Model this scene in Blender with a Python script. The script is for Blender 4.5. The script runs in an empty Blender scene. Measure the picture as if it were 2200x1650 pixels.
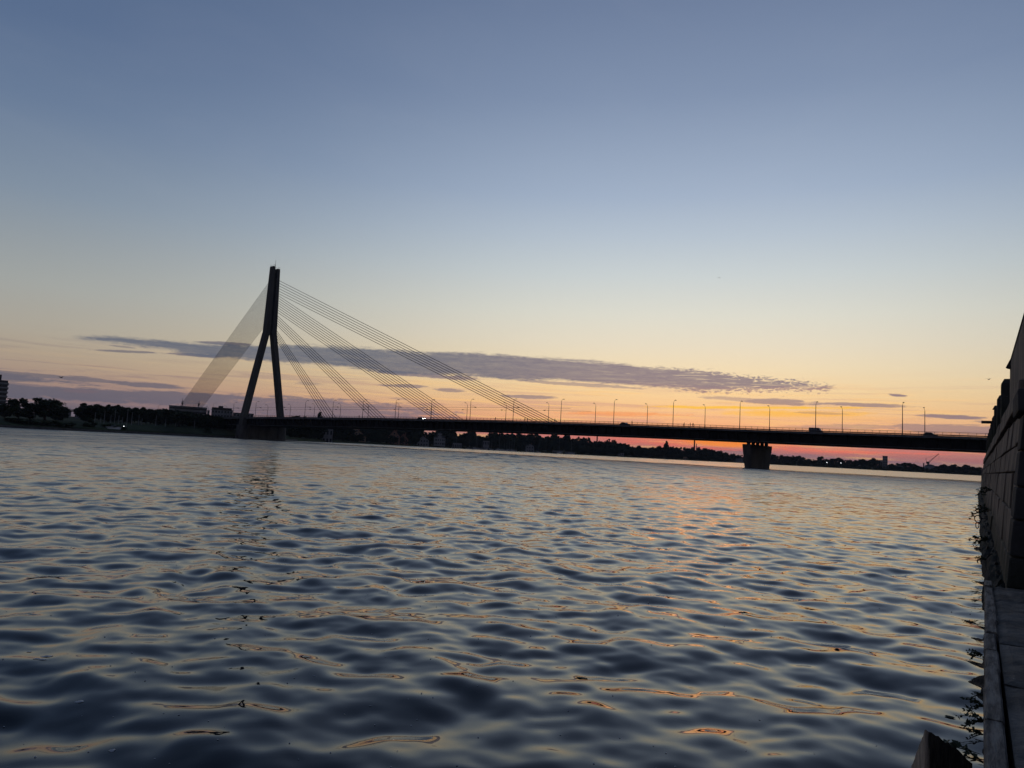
import bpy, math, random
import numpy as np
from math import radians, sin, cos, pi, hypot, atan2, sqrt

scene = bpy.context.scene
# ------------------------------------------------------------------ camera, sky, sun, exposure
CAM_Z = 1.8
cam_data = bpy.data.cameras.new("camera")
cam = bpy.data.objects.new("camera", cam_data)
scene.collection.objects.link(cam)
scene.camera = cam
cam_data.sensor_fit = 'HORIZONTAL'
cam_data.sensor_width = 36.0
cam_data.lens = 36.0 * 1550 / 2200
cam_data.clip_start = 0.05
cam_data.clip_end = 30000
from mathutils import Matrix, Vector, Euler
PITCH, ROLL = radians(5.2), radians(3.0)
cam.matrix_world = (Matrix.Translation((0, 0, CAM_Z)) @ Matrix.Rotation(pi / 2 + PITCH, 4, 'X')
                    @ Matrix.Rotation(ROLL, 4, 'Z'))
scene.view_settings.view_transform = 'Standard'
scene.view_settings.look = 'None'
scene.view_settings.exposure = 0.0
scene.view_settings.gamma = 1.0
scene.render.engine = 'CYCLES'
scene.cycles.max_bounces = 6
scene.cycles.use_denoising = True

def s2l(c):
    return tuple((v / 255 / 12.92) if v / 255 <= 0.04045 else ((v / 255 + 0.055) / 1.055) ** 2.4 for v in c)

class NodeMath:
    """Tiny expression builder for math nodes."""
    nt = None
    def __init__(self, s): self.s = s
    @staticmethod
    def op(name, *a, clamp=False):
        n = NodeMath.nt.nodes.new('ShaderNodeMath'); n.operation = name; n.use_clamp = clamp
        for i, v in enumerate(a):
            if isinstance(v, NodeMath): NodeMath.nt.links.new(v.s, n.inputs[i])
            else: n.inputs[i].default_value = float(v)
        return NodeMath(n.outputs[0])
    def __add__(a, b): return NodeMath.op('ADD', a, b)
    __radd__ = __add__
    def __sub__(a, b): return NodeMath.op('SUBTRACT', a, b)
    def __rsub__(a, b): return NodeMath.op('SUBTRACT', b, a)
    def __mul__(a, b): return NodeMath.op('MULTIPLY', a, b)
    __rmul__ = __mul__
    def __truediv__(a, b): return NodeMath.op('DIVIDE', a, b)
M = NodeMath
def mmax(a, b): return M.op('MAXIMUM', a, b)
def mmin(a, b): return M.op('MINIMUM', a, b)
def smooth(x, lo, hi):
    n = M.nt.nodes.new('ShaderNodeMapRange'); n.interpolation_type = 'SMOOTHSTEP'
    M.nt.links.new(x.s, n.inputs[0]); n.inputs[1].default_value = lo; n.inputs[2].default_value = hi
    return M(n.outputs[0])
def combine(x, y, z=0.0):
    n = M.nt.nodes.new('ShaderNodeCombineXYZ')
    for i, v in enumerate((x, y, z)):
        if isinstance(v, M): M.nt.links.new(v.s, n.inputs[i])
        else: n.inputs[i].default_value = v
    return n.outputs[0]
def noise(vec, scale=1.0, detail=3.0, rough=0.5, dist=0.0):
    n = M.nt.nodes.new('ShaderNodeTexNoise'); n.inputs['Scale'].default_value = scale
    n.inputs['Detail'].default_value = detail; n.inputs['Roughness'].default_value = rough
    n.inputs['Distortion'].default_value = dist
    M.nt.links.new(vec, n.inputs['Vector']); return M(n.outputs[0])
def ramp(x, stops):
    n = M.nt.nodes.new('ShaderNodeValToRGB'); cr = n.color_ramp
    while len(cr.elements) > 1: cr.elements.remove(cr.elements[-1])
    for i, (p, c) in enumerate(stops):
        e = cr.elements[0] if i == 0 else cr.elements.new(p)
        e.position = p; e.color = tuple(s2l(c)) + (1,)
    M.nt.links.new(x.s, n.inputs[0]); return n.outputs[0]
def curve(x, pts, lo, hi):
    """piecewise curve y(x) with x and y given in degrees"""
    n = M.nt.nodes.new('ShaderNodeFloatCurve'); c = n.mapping.curves[0]; n.mapping.use_clip = False
    x0, x1 = pts[0][0], pts[-1][0]
    P = [((a - x0) / (x1 - x0), (b - lo) / (hi - lo)) for a, b in pts]
    c.points[0].location = P[0]; c.points[1].location = P[-1]
    for p in P[1:-1]: c.points.new(*p)
    for p in c.points: p.handle_type = 'AUTO'
    n.mapping.update()
    t = (x - x0) / (x1 - x0)
    M.nt.links.new(M.op('ADD', t, 0, clamp=True).s, n.inputs['Value'])
    return M(n.outputs[0]) * (hi - lo) + lo
def mixc(fac, a, b, mode='MIX'):
    n = M.nt.nodes.new('ShaderNodeMix'); n.data_type = 'RGBA'; n.blend_type = mode
    if isinstance(fac, M): M.nt.links.new(fac.s, n.inputs['Factor'])
    else: n.inputs['Factor'].default_value = fac
    for v, s in ((a, n.inputs[6]), (b, n.inputs[7])):
        if isinstance(v, tuple): s.default_value = tuple(v)[:3] + (1,)
        else: M.nt.links.new(v, s)
    return n.outputs[2]

world = bpy.data.worlds.new("World"); scene.world = world; world.use_nodes = True
def build_sky():
    nt = world.node_tree; M.nt = nt
    bg = nt.nodes['Background']
    tc = nt.nodes.new('ShaderNodeTexCoord'); sep = nt.nodes.new('ShaderNodeSeparateXYZ')
    nt.links.new(tc.outputs['Generated'], sep.inputs[0])
    X, Y, Z = (M(sep.outputs[i]) for i in range(3))
    D = 180 / pi
    az = M.op('ARCTAN2', X, Y) * D
    el = M.op('ARCSINE', M.op('MINIMUM', Z, 0.9999)) * D
    e = el + 5.0
    T = lambda v: (v + 5.0) / 95.0
    elt = (e / 95.0)
    def R(st): return ramp(elt, [(T(a), c) for a, c in st])
    front = R([(-5, (120, 80, 88)), (0, (168, 118, 124)), (1.0, (198, 122, 116)), (1.8, (230, 146, 118)), (2.8, (248, 182, 132)), (4, (250, 203, 146)), (5.2, (248, 214, 161)),
               (6.8, (242, 221, 182)), (8.7, (232, 221, 197)), (11, (221, 220, 207)), (14, (202, 210, 211)), (17, (182, 195, 208)), (20, (162, 178, 200)),
               (27, (129, 146, 174)), (33, (110, 127, 157)), (50, (82, 100, 134)), (85, (54, 72, 106))])
    left = R([(-5, (84, 76, 84)), (0, (118, 102, 108)), (1, (124, 107, 112)), (2, (146, 124, 122)), (3.4, (160, 141, 130)), (4.9, (166, 153, 138)), (6.4, (164, 159, 149)),
              (9.4, (154, 159, 158)), (15.4, (122, 138, 157)), (21, (98, 118, 147)), (26, (84, 105, 138)), (50, (60, 80, 112)), (85, (46, 64, 96))])
    back = R([(-5, (44, 46, 54)), (0, (78, 76, 88)), (6, (94, 88, 100)), (14, (92, 94, 112)), (30, (74, 84, 106)), (85, (56, 70, 100))])
    d = M.op('ABSOLUTE', az - 15.0)
    d = mmin(d, 360.0 - d)
    wf = M.op('POWER', math.e, M.op('POWER', d / 34.0, 2.4) * -1.0)
    wb = smooth(d, 55, 130)
    sky = mixc(wf, left, front)
    sky = mixc(wb, sky, back)
    # slow wisps warming and cooling the lowest ten degrees
    s1 = noise(combine(az * 0.075, el * 2.1), 1.0, 6, 0.62, 0.9)
    low = 1.0 - smooth(el, 2.5, 7.5)
    sky = mixc(smooth(s1, 0.48, 0.66) * low * 0.62, sky, mixc(wf, s2l((112, 106, 118)), s2l((200, 146, 138))))
    s2 = noise(combine(az * 0.10 + 7.0, el * 2.6), 1.0, 5, 0.62, 0.9)
    sky = mixc(smooth(s2, 0.52, 0.66) * low * wf * 0.7, sky, s2l((255, 202, 128)))
    # muted mauve haze along the left horizon
    lh = (1.0 - smooth(el, 1.6, 3.4)) * (1.0 - smooth(az, -15, 0))
    sky = mixc(lh * 0.55, sky, s2l((130, 116, 124)))
    # edge break-up noises shared by all clouds
    nb = noise(combine(az * 0.38, el * 3.6), 1.0, 6, 0.66, 0.5) - 0.5
    nd = noise(combine(az * 2.0, el * 7.5), 1.0, 5, 0.66) - 0.5
    edge = nb * 2.1 + nd * 0.9
    def blob(a0, e0, a1, e1, h, soft=0.8, amp=1.6):
        ca, ce, hl = (a0 + a1) / 2, (e0 + e1) / 2, abs(a1 - a0) / 2
        sl = (e1 - e0) / (a1 - a0)
        px = (az - ca) / hl
        py = (el - ce - (az - ca) * sl) / (h * 1.05)
        r = px * px + py * py
        return smooth(1.25 - r + edge * amp, 0.0, soft)
    GLOW = [((9.3,3.86,27.4,4.32,0.12), (255,196,66), .95), ((3.8,3.15,13.9,3.33,0.16), (255,168,96), .8), ((16.2,3.66,27.5,3.84,0.24), (255,190,72), .8),
            ((6.6,1.12,24,1.42,0.46), (240, 108, 88), .65), ((17.0,1.12,30,1.16,0.26), (230, 112, 100), .5),
            ((2.8,2.99,13.5,3.4,0.18), (244,160,110), .55), ((-32,2.41,-29.6,2.47,0.12), (190,130,112), .8), ((19.3,3.50,30,3.55,0.32), (252,190,116), .4),
            ((-3.5,1.32,11.1,1.45,0.55), (214, 116, 114), .45), ((25,1.5,34,1.4,0.3), (216,122,118), .5), ((14,0.95,17.5,0.80,0.10), (228,112,96), .7),
            ((12.4,1.34,20.8,1.30,0.34), (255,146,52), .95), ((20.5,1.05,31,1.2,0.10), (248,120,96), .7), ((4,1.75,12,1.9,0.10), (238,140,116), .6), ((8,0.62,26,0.7,0.16), (150,104,116), .55)]
    for g, c, k in GLOW:
        sky = mixc(blob(*g, soft=1.3, amp=1.5) * k, sky, s2l(c))
    # dusky cloud colour: slate on the left, mauve near the sunset
    ccol = mixc(wf, s2l((88, 92, 108)), s2l((134, 118, 132)))
    CL = [((-44,3.15,-30.6,2.95,0.30),.85), ((-39,3.34,-27.3,3.21,0.13),.7), ((-31.6,3.40,-28.2,3.17,0.13),.6), ((-29.3,3.22,-24.2,3.22,0.17),.8), ((-36,2.62,-30,2.56,.09),.5),
          ((-42,1.95,-20.4,2.40,0.48),.85), ((-30.6,2.40,-18.4,2.72,0.36),.85), ((-25,2.2,-5.0,2.45,0.85),.8), ((-42,1.1,-8,1.3,0.5),.45), ((-29.5,5.75,-27.8,5.75,0.07),.5), ((-16.9,4.21,-14.5,4.25,0.13),.35), ((-10.4,4.50,-6.8,4.59,0.15),.7),
          ((-6.2,4.44,-3.7,4.44,0.14),.7), ((-0.9,4.19,3.9,4.29,0.14),.75), ((-9.5,3.50,-8.0,3.52,0.11),.3), ((14.5,4.82,20,4.62,0.17),.5), ((17.6,4.63,23.8,4.51,0.22),.75),
          ((23.2,4.56,29.3,4.42,0.13),.75), ((27.7,5.24,28.9,5.16,0.10),.9), ((29.7,3.85,33.5,3.71,0.14),.85), ((32.4,3.50,35.5,3.41,0.09),.7), ((21.3,3.86,25.3,3.81,0.09),.4),
          ((27,2.95,38,2.90,0.34),.65), ((-30.4,5.32,-26.6,5.53,0.09),.7), ((-24,6.60,-19.5,6.81,0.13),.8), ((-11,5.55,-1.9,5.40,0.18),.8), ((0,5.50,11,5.32,0.14),.6),
          ((20.8,2.78,30,3.05,0.18),.45), ((-19.1,2.43,-16.4,2.47,0.12),.5), ((-42,1.10,-27,1.45,0.20),.4), ((8,0.45,36,0.35,0.35),.5), ((-26,5.6,-22,5.7,0.14),.8)]
    alpha = None
    for g, k in CL:
        b = blob(*g) * k
        alpha = b if alpha is None else mmax(alpha, b)
    # the long cloud bank: top and bottom edge as curves over azimuth
    BK = [(-31.53,6.13,5.97),(-29.03,6.34,5.99),(-26.10,6.42,5.93),(-23.95,6.49,5.62),(-21.41,6.62,5.72),(-18.12,6.90,5.71),(-14.70,7.14,5.82),(-11.16,7.25,5.62),(-7.53,7.26,5.51),(-3.84,7.39,5.70),(-0.12,7.41,5.57),(3.61,7.33,5.71),(7.31,7.19,5.65),(10.95,6.94,5.49),(14.50,6.82,5.28),(17.94,6.40,5.38),(21.25,6.10,5.48),(24.26,5.73,5.60)]
    top = curve(az, [(a, t) for a, t, b in BK], 4, 9); bot = curve(az, [(a, b) for a, t, b in BK], 4, 9)
    th = mmax(top - bot, 0.05) * 0.5
    mid = (top + bot) * 0.5
    r = 1.0 - M.op('ABSOLUTE', (el - mid) / th)          # 1 in the core, 0 at the edge
    r = mmin(r * th * 2.0, 1.0)
    right = smooth(az, 7, 21)
    flick = noise(combine(az * 2.6 + nb * 1.2, el * 6.5), 1.0, 4, 0.6, 0.3) - 0.5
    r = r + nb * 1.3 + nd * 0.6 + flick * (right * 3.4 + 0.4) - right * 0.05
    inside = smooth(az, -31.9, -30.5) * (1.0 - smooth(az, 23.4, 24.6))
    shade = smooth(nb + nd * 0.6, -0.3, 0.3) * 0.16 + 0.80
    hole = 1.0 - smooth(noise(combine(az * 0.42 + 3.0, el * 6.0 + 1.0), 1.0, 5, 0.62, 0.8), 0.52, 0.68) * smooth(az, 2, 18) * 0.7
    bank = smooth(r, -0.42, 0.30) * inside * shade * hole
    sky = mixc(alpha, sky, ccol)
    sky = mixc(bank, sky, mixc(smooth(az, -15, 12), s2l((94, 101, 118)), s2l((126, 117, 131))))
    lit = smooth(el - bot, 0.5, -0.25) * bank * right * 0.35
    sky = mixc(lit, sky, s2l((214, 142, 128)))
    ci = noise(combine(az * 0.05 + el * 0.02, el * 0.16 + az * .01), 1.0, 5, 0.6, 0.6)
    sky = mixc(smooth(ci, 0.45, 0.75) * 0.025 * smooth(el, 6, 12), sky, s2l((205, 205, 208)))
    # a trace of physical twilight sky under the gradient
    st = nt.nodes.new('ShaderNodeTexSky'); st.sky_type = 'NISHITA'; st.sun_disc = False
    st.sun_elevation = radians(0.5); st.sun_rotation = radians(15)
    sky = mixc(0.006, sky, st.outputs[0], 'ADD')
    nt.links.new(sky, bg.inputs['Color'])
    bg.inputs['Strength'].default_value = 1.0
build_sky()
world.cycles.sampling_method = 'MANUAL'; world.cycles.sample_map_resolution = 1024

sun_data = bpy.data.lights.new("sun", 'SUN'); sun = bpy.data.objects.new("sun", sun_data)
scene.collection.objects.link(sun)
sun_data.energy = 0.022; sun_data.angle = radians(11); sun_data.color = (1, .36, .14)
sun.rotation_euler = (radians(90 - 0.8), 0, radians(180 - 15))
sun.location = (0, 0, 60)

# ------------------------------------------------------------------ helpers
def link(o): scene.collection.objects.link(o); return o
def tag(o, label=None, cat=None, group=None, kind=None):
    if label: o['label'] = label
    if cat: o['category'] = cat
    if group: o['group'] = group
    if kind: o['kind'] = kind
    return o
def empty(name, loc=(0, 0, 0), rz=0.0):
    o = bpy.data.objects.new(name, None); o.location = loc; o.rotation_euler = (0, 0, rz)
    o.empty_display_size = 0.2
    return link(o)
class MB:
    def __init__(self): self.v = []; self.f = []
    def add(self, vs, fs):
        n = len(self.v); self.v += [tuple(p) for p in vs]; self.f += [tuple(i + n for i in f) for f in fs]; return self
    def hexa(self, p):      # 8 points: bottom 4 ccw, top 4 ccw
        return self.add(p, [(3, 2, 1, 0), (4, 5, 6, 7), (0, 1, 5, 4), (1, 2, 6, 5), (2, 3, 7, 6), (3, 0, 4, 7)])
    def box(self, x0, x1, y0, y1, z0, z1):
        return self.hexa([(x0, y0, z0), (x1, y0, z0), (x1, y1, z0), (x0, y1, z0), (x0, y0, z1), (x1, y0, z1), (x1, y1, z1), (x0, y1, z1)])
    def tube(self, pts, rad, n=6, cap=True):
        pts = [Vector(p) for p in pts]
        if not isinstance(rad, (list, tuple)): rad = [rad] * len(pts)
        rings = []
        for i, p in enumerate(pts):
            d = (pts[min(i + 1, len(pts) - 1)] - pts[max(i - 1, 0)]).normalized()
            a = d.cross(Vector((0, 0, 1)))
            if a.length < 1e-3: a = Vector((1, 0, 0))
            a.normalize(); b = a.cross(d)
            rings.append([p + (a * cos(2 * pi * k / n) + b * sin(2 * pi * k / n)) * rad[i] for k in range(n)])
        vs = [q for r in rings for q in r]; fs = []
        for i in range(len(pts) - 1):
            for k in range(n):
                fs.append((i * n + k, i * n + (k + 1) % n, (i + 1) * n + (k + 1) % n, (i + 1) * n + k))
        if cap:
            fs.append(tuple(range(n))[::-1]); fs.append(tuple((len(pts) - 1) * n + k for k in range(n)))
        return self.add(vs, fs)
    def prism(self, poly, y0, y1):    # poly in (x,z) extruded along y
        n = len(poly)
        vs = [(x, y0, z) for x, z in poly] + [(x, y1, z) for x, z in poly]
        fs = [tuple(range(n)), tuple(range(2 * n - 1, n - 1, -1))] + [(i, i + n, (i + 1) % n + n, (i + 1) % n) for i in range(n)]
        return self.add(vs, fs)
    def build(self, name, mat, parent=None, smooth=False, bevel=0.0):
        me = bpy.data.meshes.new(name); me.from_pydata(self.v, [], self.f); me.validate(); me.update()
        if bevel:
            import bmesh
            bm = bmesh.new(); bm.from_mesh(me)
            bmesh.ops.recalc_face_normals(bm, faces=bm.faces)
            bmesh.ops.bevel(bm, geom=[e for e in bm.edges if e.is_manifold and e.calc_face_angle() > 0.5], offset=bevel, segments=2, affect='EDGES', profile=0.6)
            bm.to_mesh(me); bm.free()
        else:
            import bmesh
            bm = bmesh.new(); bm.from_mesh(me); bmesh.ops.recalc_face_normals(bm, faces=bm.faces); bm.to_mesh(me); bm.free()
        if smooth: me.polygons.foreach_set('use_smooth', [True] * len(me.polygons))
        me.materials.append(mat)
        o = bpy.data.objects.new(name, me); link(o)
        if parent: o.parent = parent
        return o
def copy_tree(o, parent=None):
    c = o.copy(); link(c); c.parent = parent
    for ch in list(o.children): copy_tree(ch, c)
    return c

def material(name, c1, c2=None, scale=2.0, rough=0.85, bump=0.0, bscale=None, metal=0.0, detail=5, stretch=(1, 1, 1), spec=0.3, stain=0):
    m = bpy.data.materials.new(name); m.use_nodes = True; nt = m.node_tree; M.nt = nt
    b = nt.nodes['Principled BSDF']; b.inputs['Roughness'].default_value = rough; b.inputs['Metallic'].default_value = metal
    b.inputs['Specular IOR Level'].default_value = spec
    tc = nt.nodes.new('ShaderNodeTexCoord'); mp = nt.nodes.new('ShaderNodeMapping'); mp.inputs['Scale'].default_value = stretch
    nt.links.new(tc.outputs['Object'], mp.inputs[0])
    c2 = c2 or tuple(v * 0.6 for v in c1)
    n = noise(mp.outputs[0], scale, detail, 0.6)
    nt.links.new(mixc(smooth(n, 0.3, 0.7), c2, c1), b.inputs['Base Color'])
    if stain:       # wet algae belt above the water and scattered pale lichen
        g = nt.nodes.new('ShaderNodeSeparateXYZ'); nt.links.new(tc.outputs['Object'], g.inputs[0]); z = M(g.outputs[2])
        nw = noise(mp.outputs[0], 1.3, 5, .65); src = b.inputs['Base Color'].links[0].from_socket
        wet = (1.0 - smooth(z + (nw - 0.5) * 1.1, .55, 1.15)) * 0.8 if stain > 1 else (nw * 0.0)
        src = mixc(wet, src, (.03, .036, .024))
        drip = smooth(noise(combine(M(g.outputs[0]) * 2.2, M(g.outputs[1]) * 2.2, z * .25), 1.0, 4, .6), .56, .7) * 0.55
        src = mixc(drip, src, (.035, .03, .026))
        li = smooth(noise(mp.outputs[0], 26, 4, .7), .66, .74) * smooth(noise(mp.outputs[0], 2.1, 3, .6), .5, .62)
        nt.links.new(mixc(li * .8, src, (.55, .54, .50)), b.inputs['Base Color'])
    if bump:
        bp = nt.nodes.new('ShaderNodeBump'); bp.inputs['Strength'].default_value = bump; bp.inputs['Distance'].default_value = 0.05
        n2 = noise(mp.outputs[0], bscale or scale * 3, 6, 0.65)
        nt.links.new(n2.s, bp.inputs['Height']); nt.links.new(bp.outputs[0], b.inputs['Normal'])
    return m
def emitter(name, col, k):
    m = bpy.data.materials.new(name); m.use_nodes = True; b = m.node_tree.nodes['Principled BSDF']
    b.inputs['Emission Color'].default_value = tuple(col) + (1,); b.inputs['Emission Strength'].default_value = k
    b.inputs['Base Color'].default_value = tuple(col) + (1,)
    return m
MAT = dict(
    concrete=material('pylon_concrete', (.095, .088, .08), (.06, .057, .052), 0.25, .85, .3, 1.2, stretch=(1, 1, .25)),
    steel=material('girder_steel', (.032, .032, .035), (.02, .02, .023), 0.3, .75, spec=.12),
    fascia=material('fascia_concrete', (.15, .15, .15), (.09, .09, .09), 0.6, .85, spec=.15),
    asphalt=material('asphalt', (.06, .06, .06), (.045, .045, .045), 3, .9),
    darkmetal=material('dark_metal', (.045, .045, .048), (.03, .03, .03), 2, .6, metal=.3),
    cable=material('cable_metal', (.10, .095, .09), (.07, .065, .06), .4, .7, spec=.15),
    lampmetal=material('lamp_metal', (.09, .09, .09), (.06, .06, .06), 1, .6),
    pier=material('pier_concrete', (.12, .115, .11), (.06, .058, .055), .35, .9, .4, 1.4, stretch=(1, 1, .35)),
    leaf=material('tree_leaves', (.035, .05, .025), (.018, .03, .014), .5, .8, spec=.1),
    leaf2=material('bush_leaves', (.045, .065, .028), (.022, .035, .016), .7, .8, spec=.1),
    bark=material('bark', (.05, .04, .032), None, 3, .95),
    land=material('bank_grass', (.055, .07, .038), (.03, .038, .024), .08, .95, spec=.05),
    bankwall=material('bank_stone', (.10, .10, .10), (.05, .05, .05), .5, .9),
    white=material('white_render', (.27, .27, .27), (.20, .20, .20), .3, .85),
    paleboat=material('boat_gelcoat', (.5, .5, .5), (.4, .4, .4), .5, .5),
    grey=material('grey_render', (.24, .24, .25), (.18, .18, .19), .3, .85),
    brick=material('reddish_wall', (.30, .17, .12), (.20, .11, .08), .6, .9),
    ochre=material('ochre_wall', (.34, .25, .17), (.25, .18, .12), .5, .9),
    roof=material('roof_dark', (.06, .055, .055), None, .6, .85),
    redroof=material('roof_red', (.20, .08, .05), None, .6, .85),
    glass=material('window_glass', (.02, .024, .03), None, 1, .15, spec=.5),
    paint=material('car_paint', (.08, .085, .09), None, 1, .3, spec=.5),
    vanpaint=material('van_paint', (.16, .16, .17), (.12, .12, .13), 1, .4, spec=.5),
    tyre=material('tyre_rubber', (.02, .02, .02), None, 4, .9),
    cloth=material('dark_cloth', (.03, .03, .035), None, 4, .95),
    feather=material('feathers', (.10, .10, .10), None, 8, .9),
)
def at(px, dist, z=0.0):
    """world point on the compass bearing of photo column px, dist metres away"""
    a = bearing(px)
    return Vector((sin(a) * dist, cos(a) * dist, z))
def bearing(px):
    f = 1550.0
    R = cam.matrix_world.to_3x3()
    lo, hi = 500.0, 1400.0
    for _ in range(30):
        m = (lo + hi) / 2
        d = R @ Vector(((px - 1100) / f, (825 - m) / f, -1))
        if d.z > 0: lo = m
        else: hi = m
    return atan2(d.x, d.y)
def interp(x, pts):
    return float(np.interp(x, [p[0] for p in pts], [p[1] for p in pts]))

# ------------------------------------------------------------------ river water
def build_water():
    rng = np.random.default_rng(11)
    az = np.concatenate([np.arange(-180, -48, 6.0), np.arange(-48, -40, .5), np.arange(-40, 40.01, 0.105), np.arange(40.5, 48, .5), np.arange(48, 180, 6.0)])
    az = np.radians(az)
    r = [1.2]
    while r[-1] < 6: r.append(r[-1] * 1.008)
    while r[-1] < 260: r.append(r[-1] * 1.0052)
    while r[-1] < 9000: r.append(r[-1] * 1.04)
    r = np.array(r); nr, na = len(r), len(az)
    RR, AA = np.meshgrid(r, az, indexing='ij')
    X = (RR * np.sin(AA)).astype(np.float32); Y = (RR * np.cos(AA)).astype(np.float32); Z = np.zeros_like(X)
    dr = (np.maximum(np.gradient(r), r * 0.0028))[:, None].astype(np.float32)
    N = 170
    lam = 2 ** rng.uniform(np.log2(.17), np.log2(6.0), N)
    # slope density peaks for metre-long wavelets
    q_ = np.log2(lam) - np.log2(.72)
    wgt = np.exp(-(q_ / np.where(q_ < 0, 1.0, 1.25)) ** 2 / 2)
    wgt /= sqrt((wgt ** 2).sum() / 2)
    SL = 0.100
    # wind down the river toward the quay, crests nearly across the view
    th = np.radians(-90 - 8) + rng.normal(0, radians(52), N) 
    patch = (0.85 + 0.42 * np.sin(X * .11 + Y * .05 + 1.0) * np.sin(Y * .075 - X * .06) ).astype(np.float32)
    for i in range(N):
        k = 2 * pi / lam[i]; w = np.clip((lam[i] / dr - 2.5) / 3.0, 0, 1).astype(np.float32)
        rows = w[:, 0] > 0
        if not rows.any(): continue
        a = wgt[i] * SL / k
        ph = (k * (np.cos(th[i]) * X[rows] + np.sin(th[i]) * Y[rows]) + rng.uniform(0, 2 * pi)).astype(np.float32)
        s = np.sin(ph)
        Z[rows] += (a * w[rows] * (s + 0.22 * np.cos(2 * ph))).astype(np.float32)
    fade = np.clip((600 - r) / 400, 0, 1)[:, None]
    Z *= patch * fade
    Z[RR < 2.0] *= 0.6
    co = np.stack([X, Y, Z], -1).reshape(-1, 3)
    idx = np.arange(nr * na).reshape(nr, na)
    a, b = idx[:-1, :], idx[1:, :]
    an, bn = np.roll(a, -1, 1), np.roll(b, -1, 1)
    quads = np.stack([a, an, bn, b], -1).reshape(-1, 4)[:, ::-1]
    cen = len(co); co = np.vstack([co, [[0, 0, 0]]])
    me = bpy.data.meshes.new('river_water')
    tri = np.stack([np.full(na, cen), np.roll(idx[0], -1), idx[0]], -1)
    nq, nt_ = len(quads), len(tri)
    me.vertices.add(len(co)); me.vertices.foreach_set('co', co.astype(np.float32).ravel())
    loops = np.concatenate([quads.ravel(), tri.ravel()]).astype(np.int32)
    me.loops.add(len(loops)); me.loops.foreach_set('vertex_index', loops)
    me.polygons.add(nq + nt_)
    starts = np.concatenate([np.arange(nq) * 4, nq * 4 + np.arange(nt_) * 3]).astype(np.int32)
    me.polygons.foreach_set('loop_start', starts)
    me.polygons.foreach_set('use_smooth', np.ones(nq + nt_, bool))
    me.update(calc_edges=True); me.validate()
    m = bpy.data.materials.new('river_water'); m.use_nodes = True; nt = m.node_tree; M.nt = nt
    p = nt.nodes['Principled BSDF']
    p.inputs['Base Color'].default_value = (.006, .009, .013, 1); p.inputs['IOR'].default_value = 1.36
    geo = nt.nodes.new('ShaderNodeNewGeometry'); sep = nt.nodes.new('ShaderNodeSeparateXYZ')
    nt.links.new(geo.outputs['Position'], sep.inputs[0]); x, y = M(sep.outputs[0]), M(sep.outputs[1])
    dist = M.op('SQRT', x * x + y * y)
    # slick, calmer belt of water beyond the bridge
    q = (x + 148.5) * 0.630 + (y - 437.5) * 0.7765
    calm = smooth(q + (noise(combine(x * .03, y * .03), 1, 3) - 0.5) * 16.0, -30, -18) * smooth(x, -75, -35)
    dark = smooth(q, -52, -38) * (1.0 - smooth(q, -30, -20)) * smooth(x, -75, -35)
    far = smooth(dist, 14, 150)
    gust = smooth(noise(combine(x * .02, y * .035), 1, 3), .3, .7)
    rough = 0.012 + smooth(dist, 7, 40) * 0.07 + far * (0.17 + gust * 0.05) * (1.0 - calm * 0.45)
    nt.links.new(rough.s, p.inputs['Roughness'])
    def slopes(sx, sy, seed):
        n = nt.nodes.new('ShaderNodeTexNoise'); n.inputs['Scale'].default_value = 1; n.inputs['Detail'].default_value = 3; n.inputs['Roughness'].default_value = .6
        nt.links.new(combine(x * sx, y * sy, seed), n.inputs['Vector'])
        sp = nt.nodes.new('ShaderNodeSeparateXYZ'); nt.links.new(n.outputs['Color'], sp.inputs[0])
        return M(sp.outputs[0]) - 0.5, M(sp.outputs[1]) - 0.5
    a1, b1 = slopes(1.6, 2.2, 0.0); a2, b2 = slopes(.45, .42, 5.0); a3, b3 = slopes(.55, .05, 9.0)
    k1 = smooth(dist, 12, 45) * 0.42; k2 = smooth(dist, 25, 80) * 0.65; k3 = smooth(dist, 45, 140) * 0.8; a4, b4 = slopes(.30, .013, 13.0); k4 = smooth(dist, 80, 220) * 1.5
    amp = (1.0 - calm * 0.8) * (0.75 + gust * 0.4 + dark * 0.5)
    a0, b0 = slopes(4.5, 5.5, 17.0); k0 = smooth(dist, 7, 22) * 0.20 * (0.25 + gust)
    nx = (a0 * k0 + a1 * k1 + a2 * k2 + a3 * k3 * .6 + a4 * k4 * .4) * amp * 0.8
    ny = (b0 * k0 + b1 * k1 + b2 * k2 + b3 * k3 + b4 * k4) * amp - smooth(dist, 6, 80) * 0.066 * (1.0 - calm * 0.6)
    va = nt.nodes.new('ShaderNodeVectorMath'); va.operation = 'ADD'
    nt.links.new(geo.outputs['Normal'], va.inputs[0]); nt.links.new(combine(nx, ny, 0.0), va.inputs[1])
    vn = nt.nodes.new('ShaderNodeVectorMath'); vn.operation = 'NORMALIZE'
    nt.links.new(va.outputs[0], vn.inputs[0]); nt.links.new(vn.outputs[0], p.inputs['Normal'])
    me.materials.append(m)
    o = link(bpy.data.objects.new('river_water', me))
    return tag(o, kind='structure', label='dark rippling river water reflecting the evening sky')
build_water()

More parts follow.
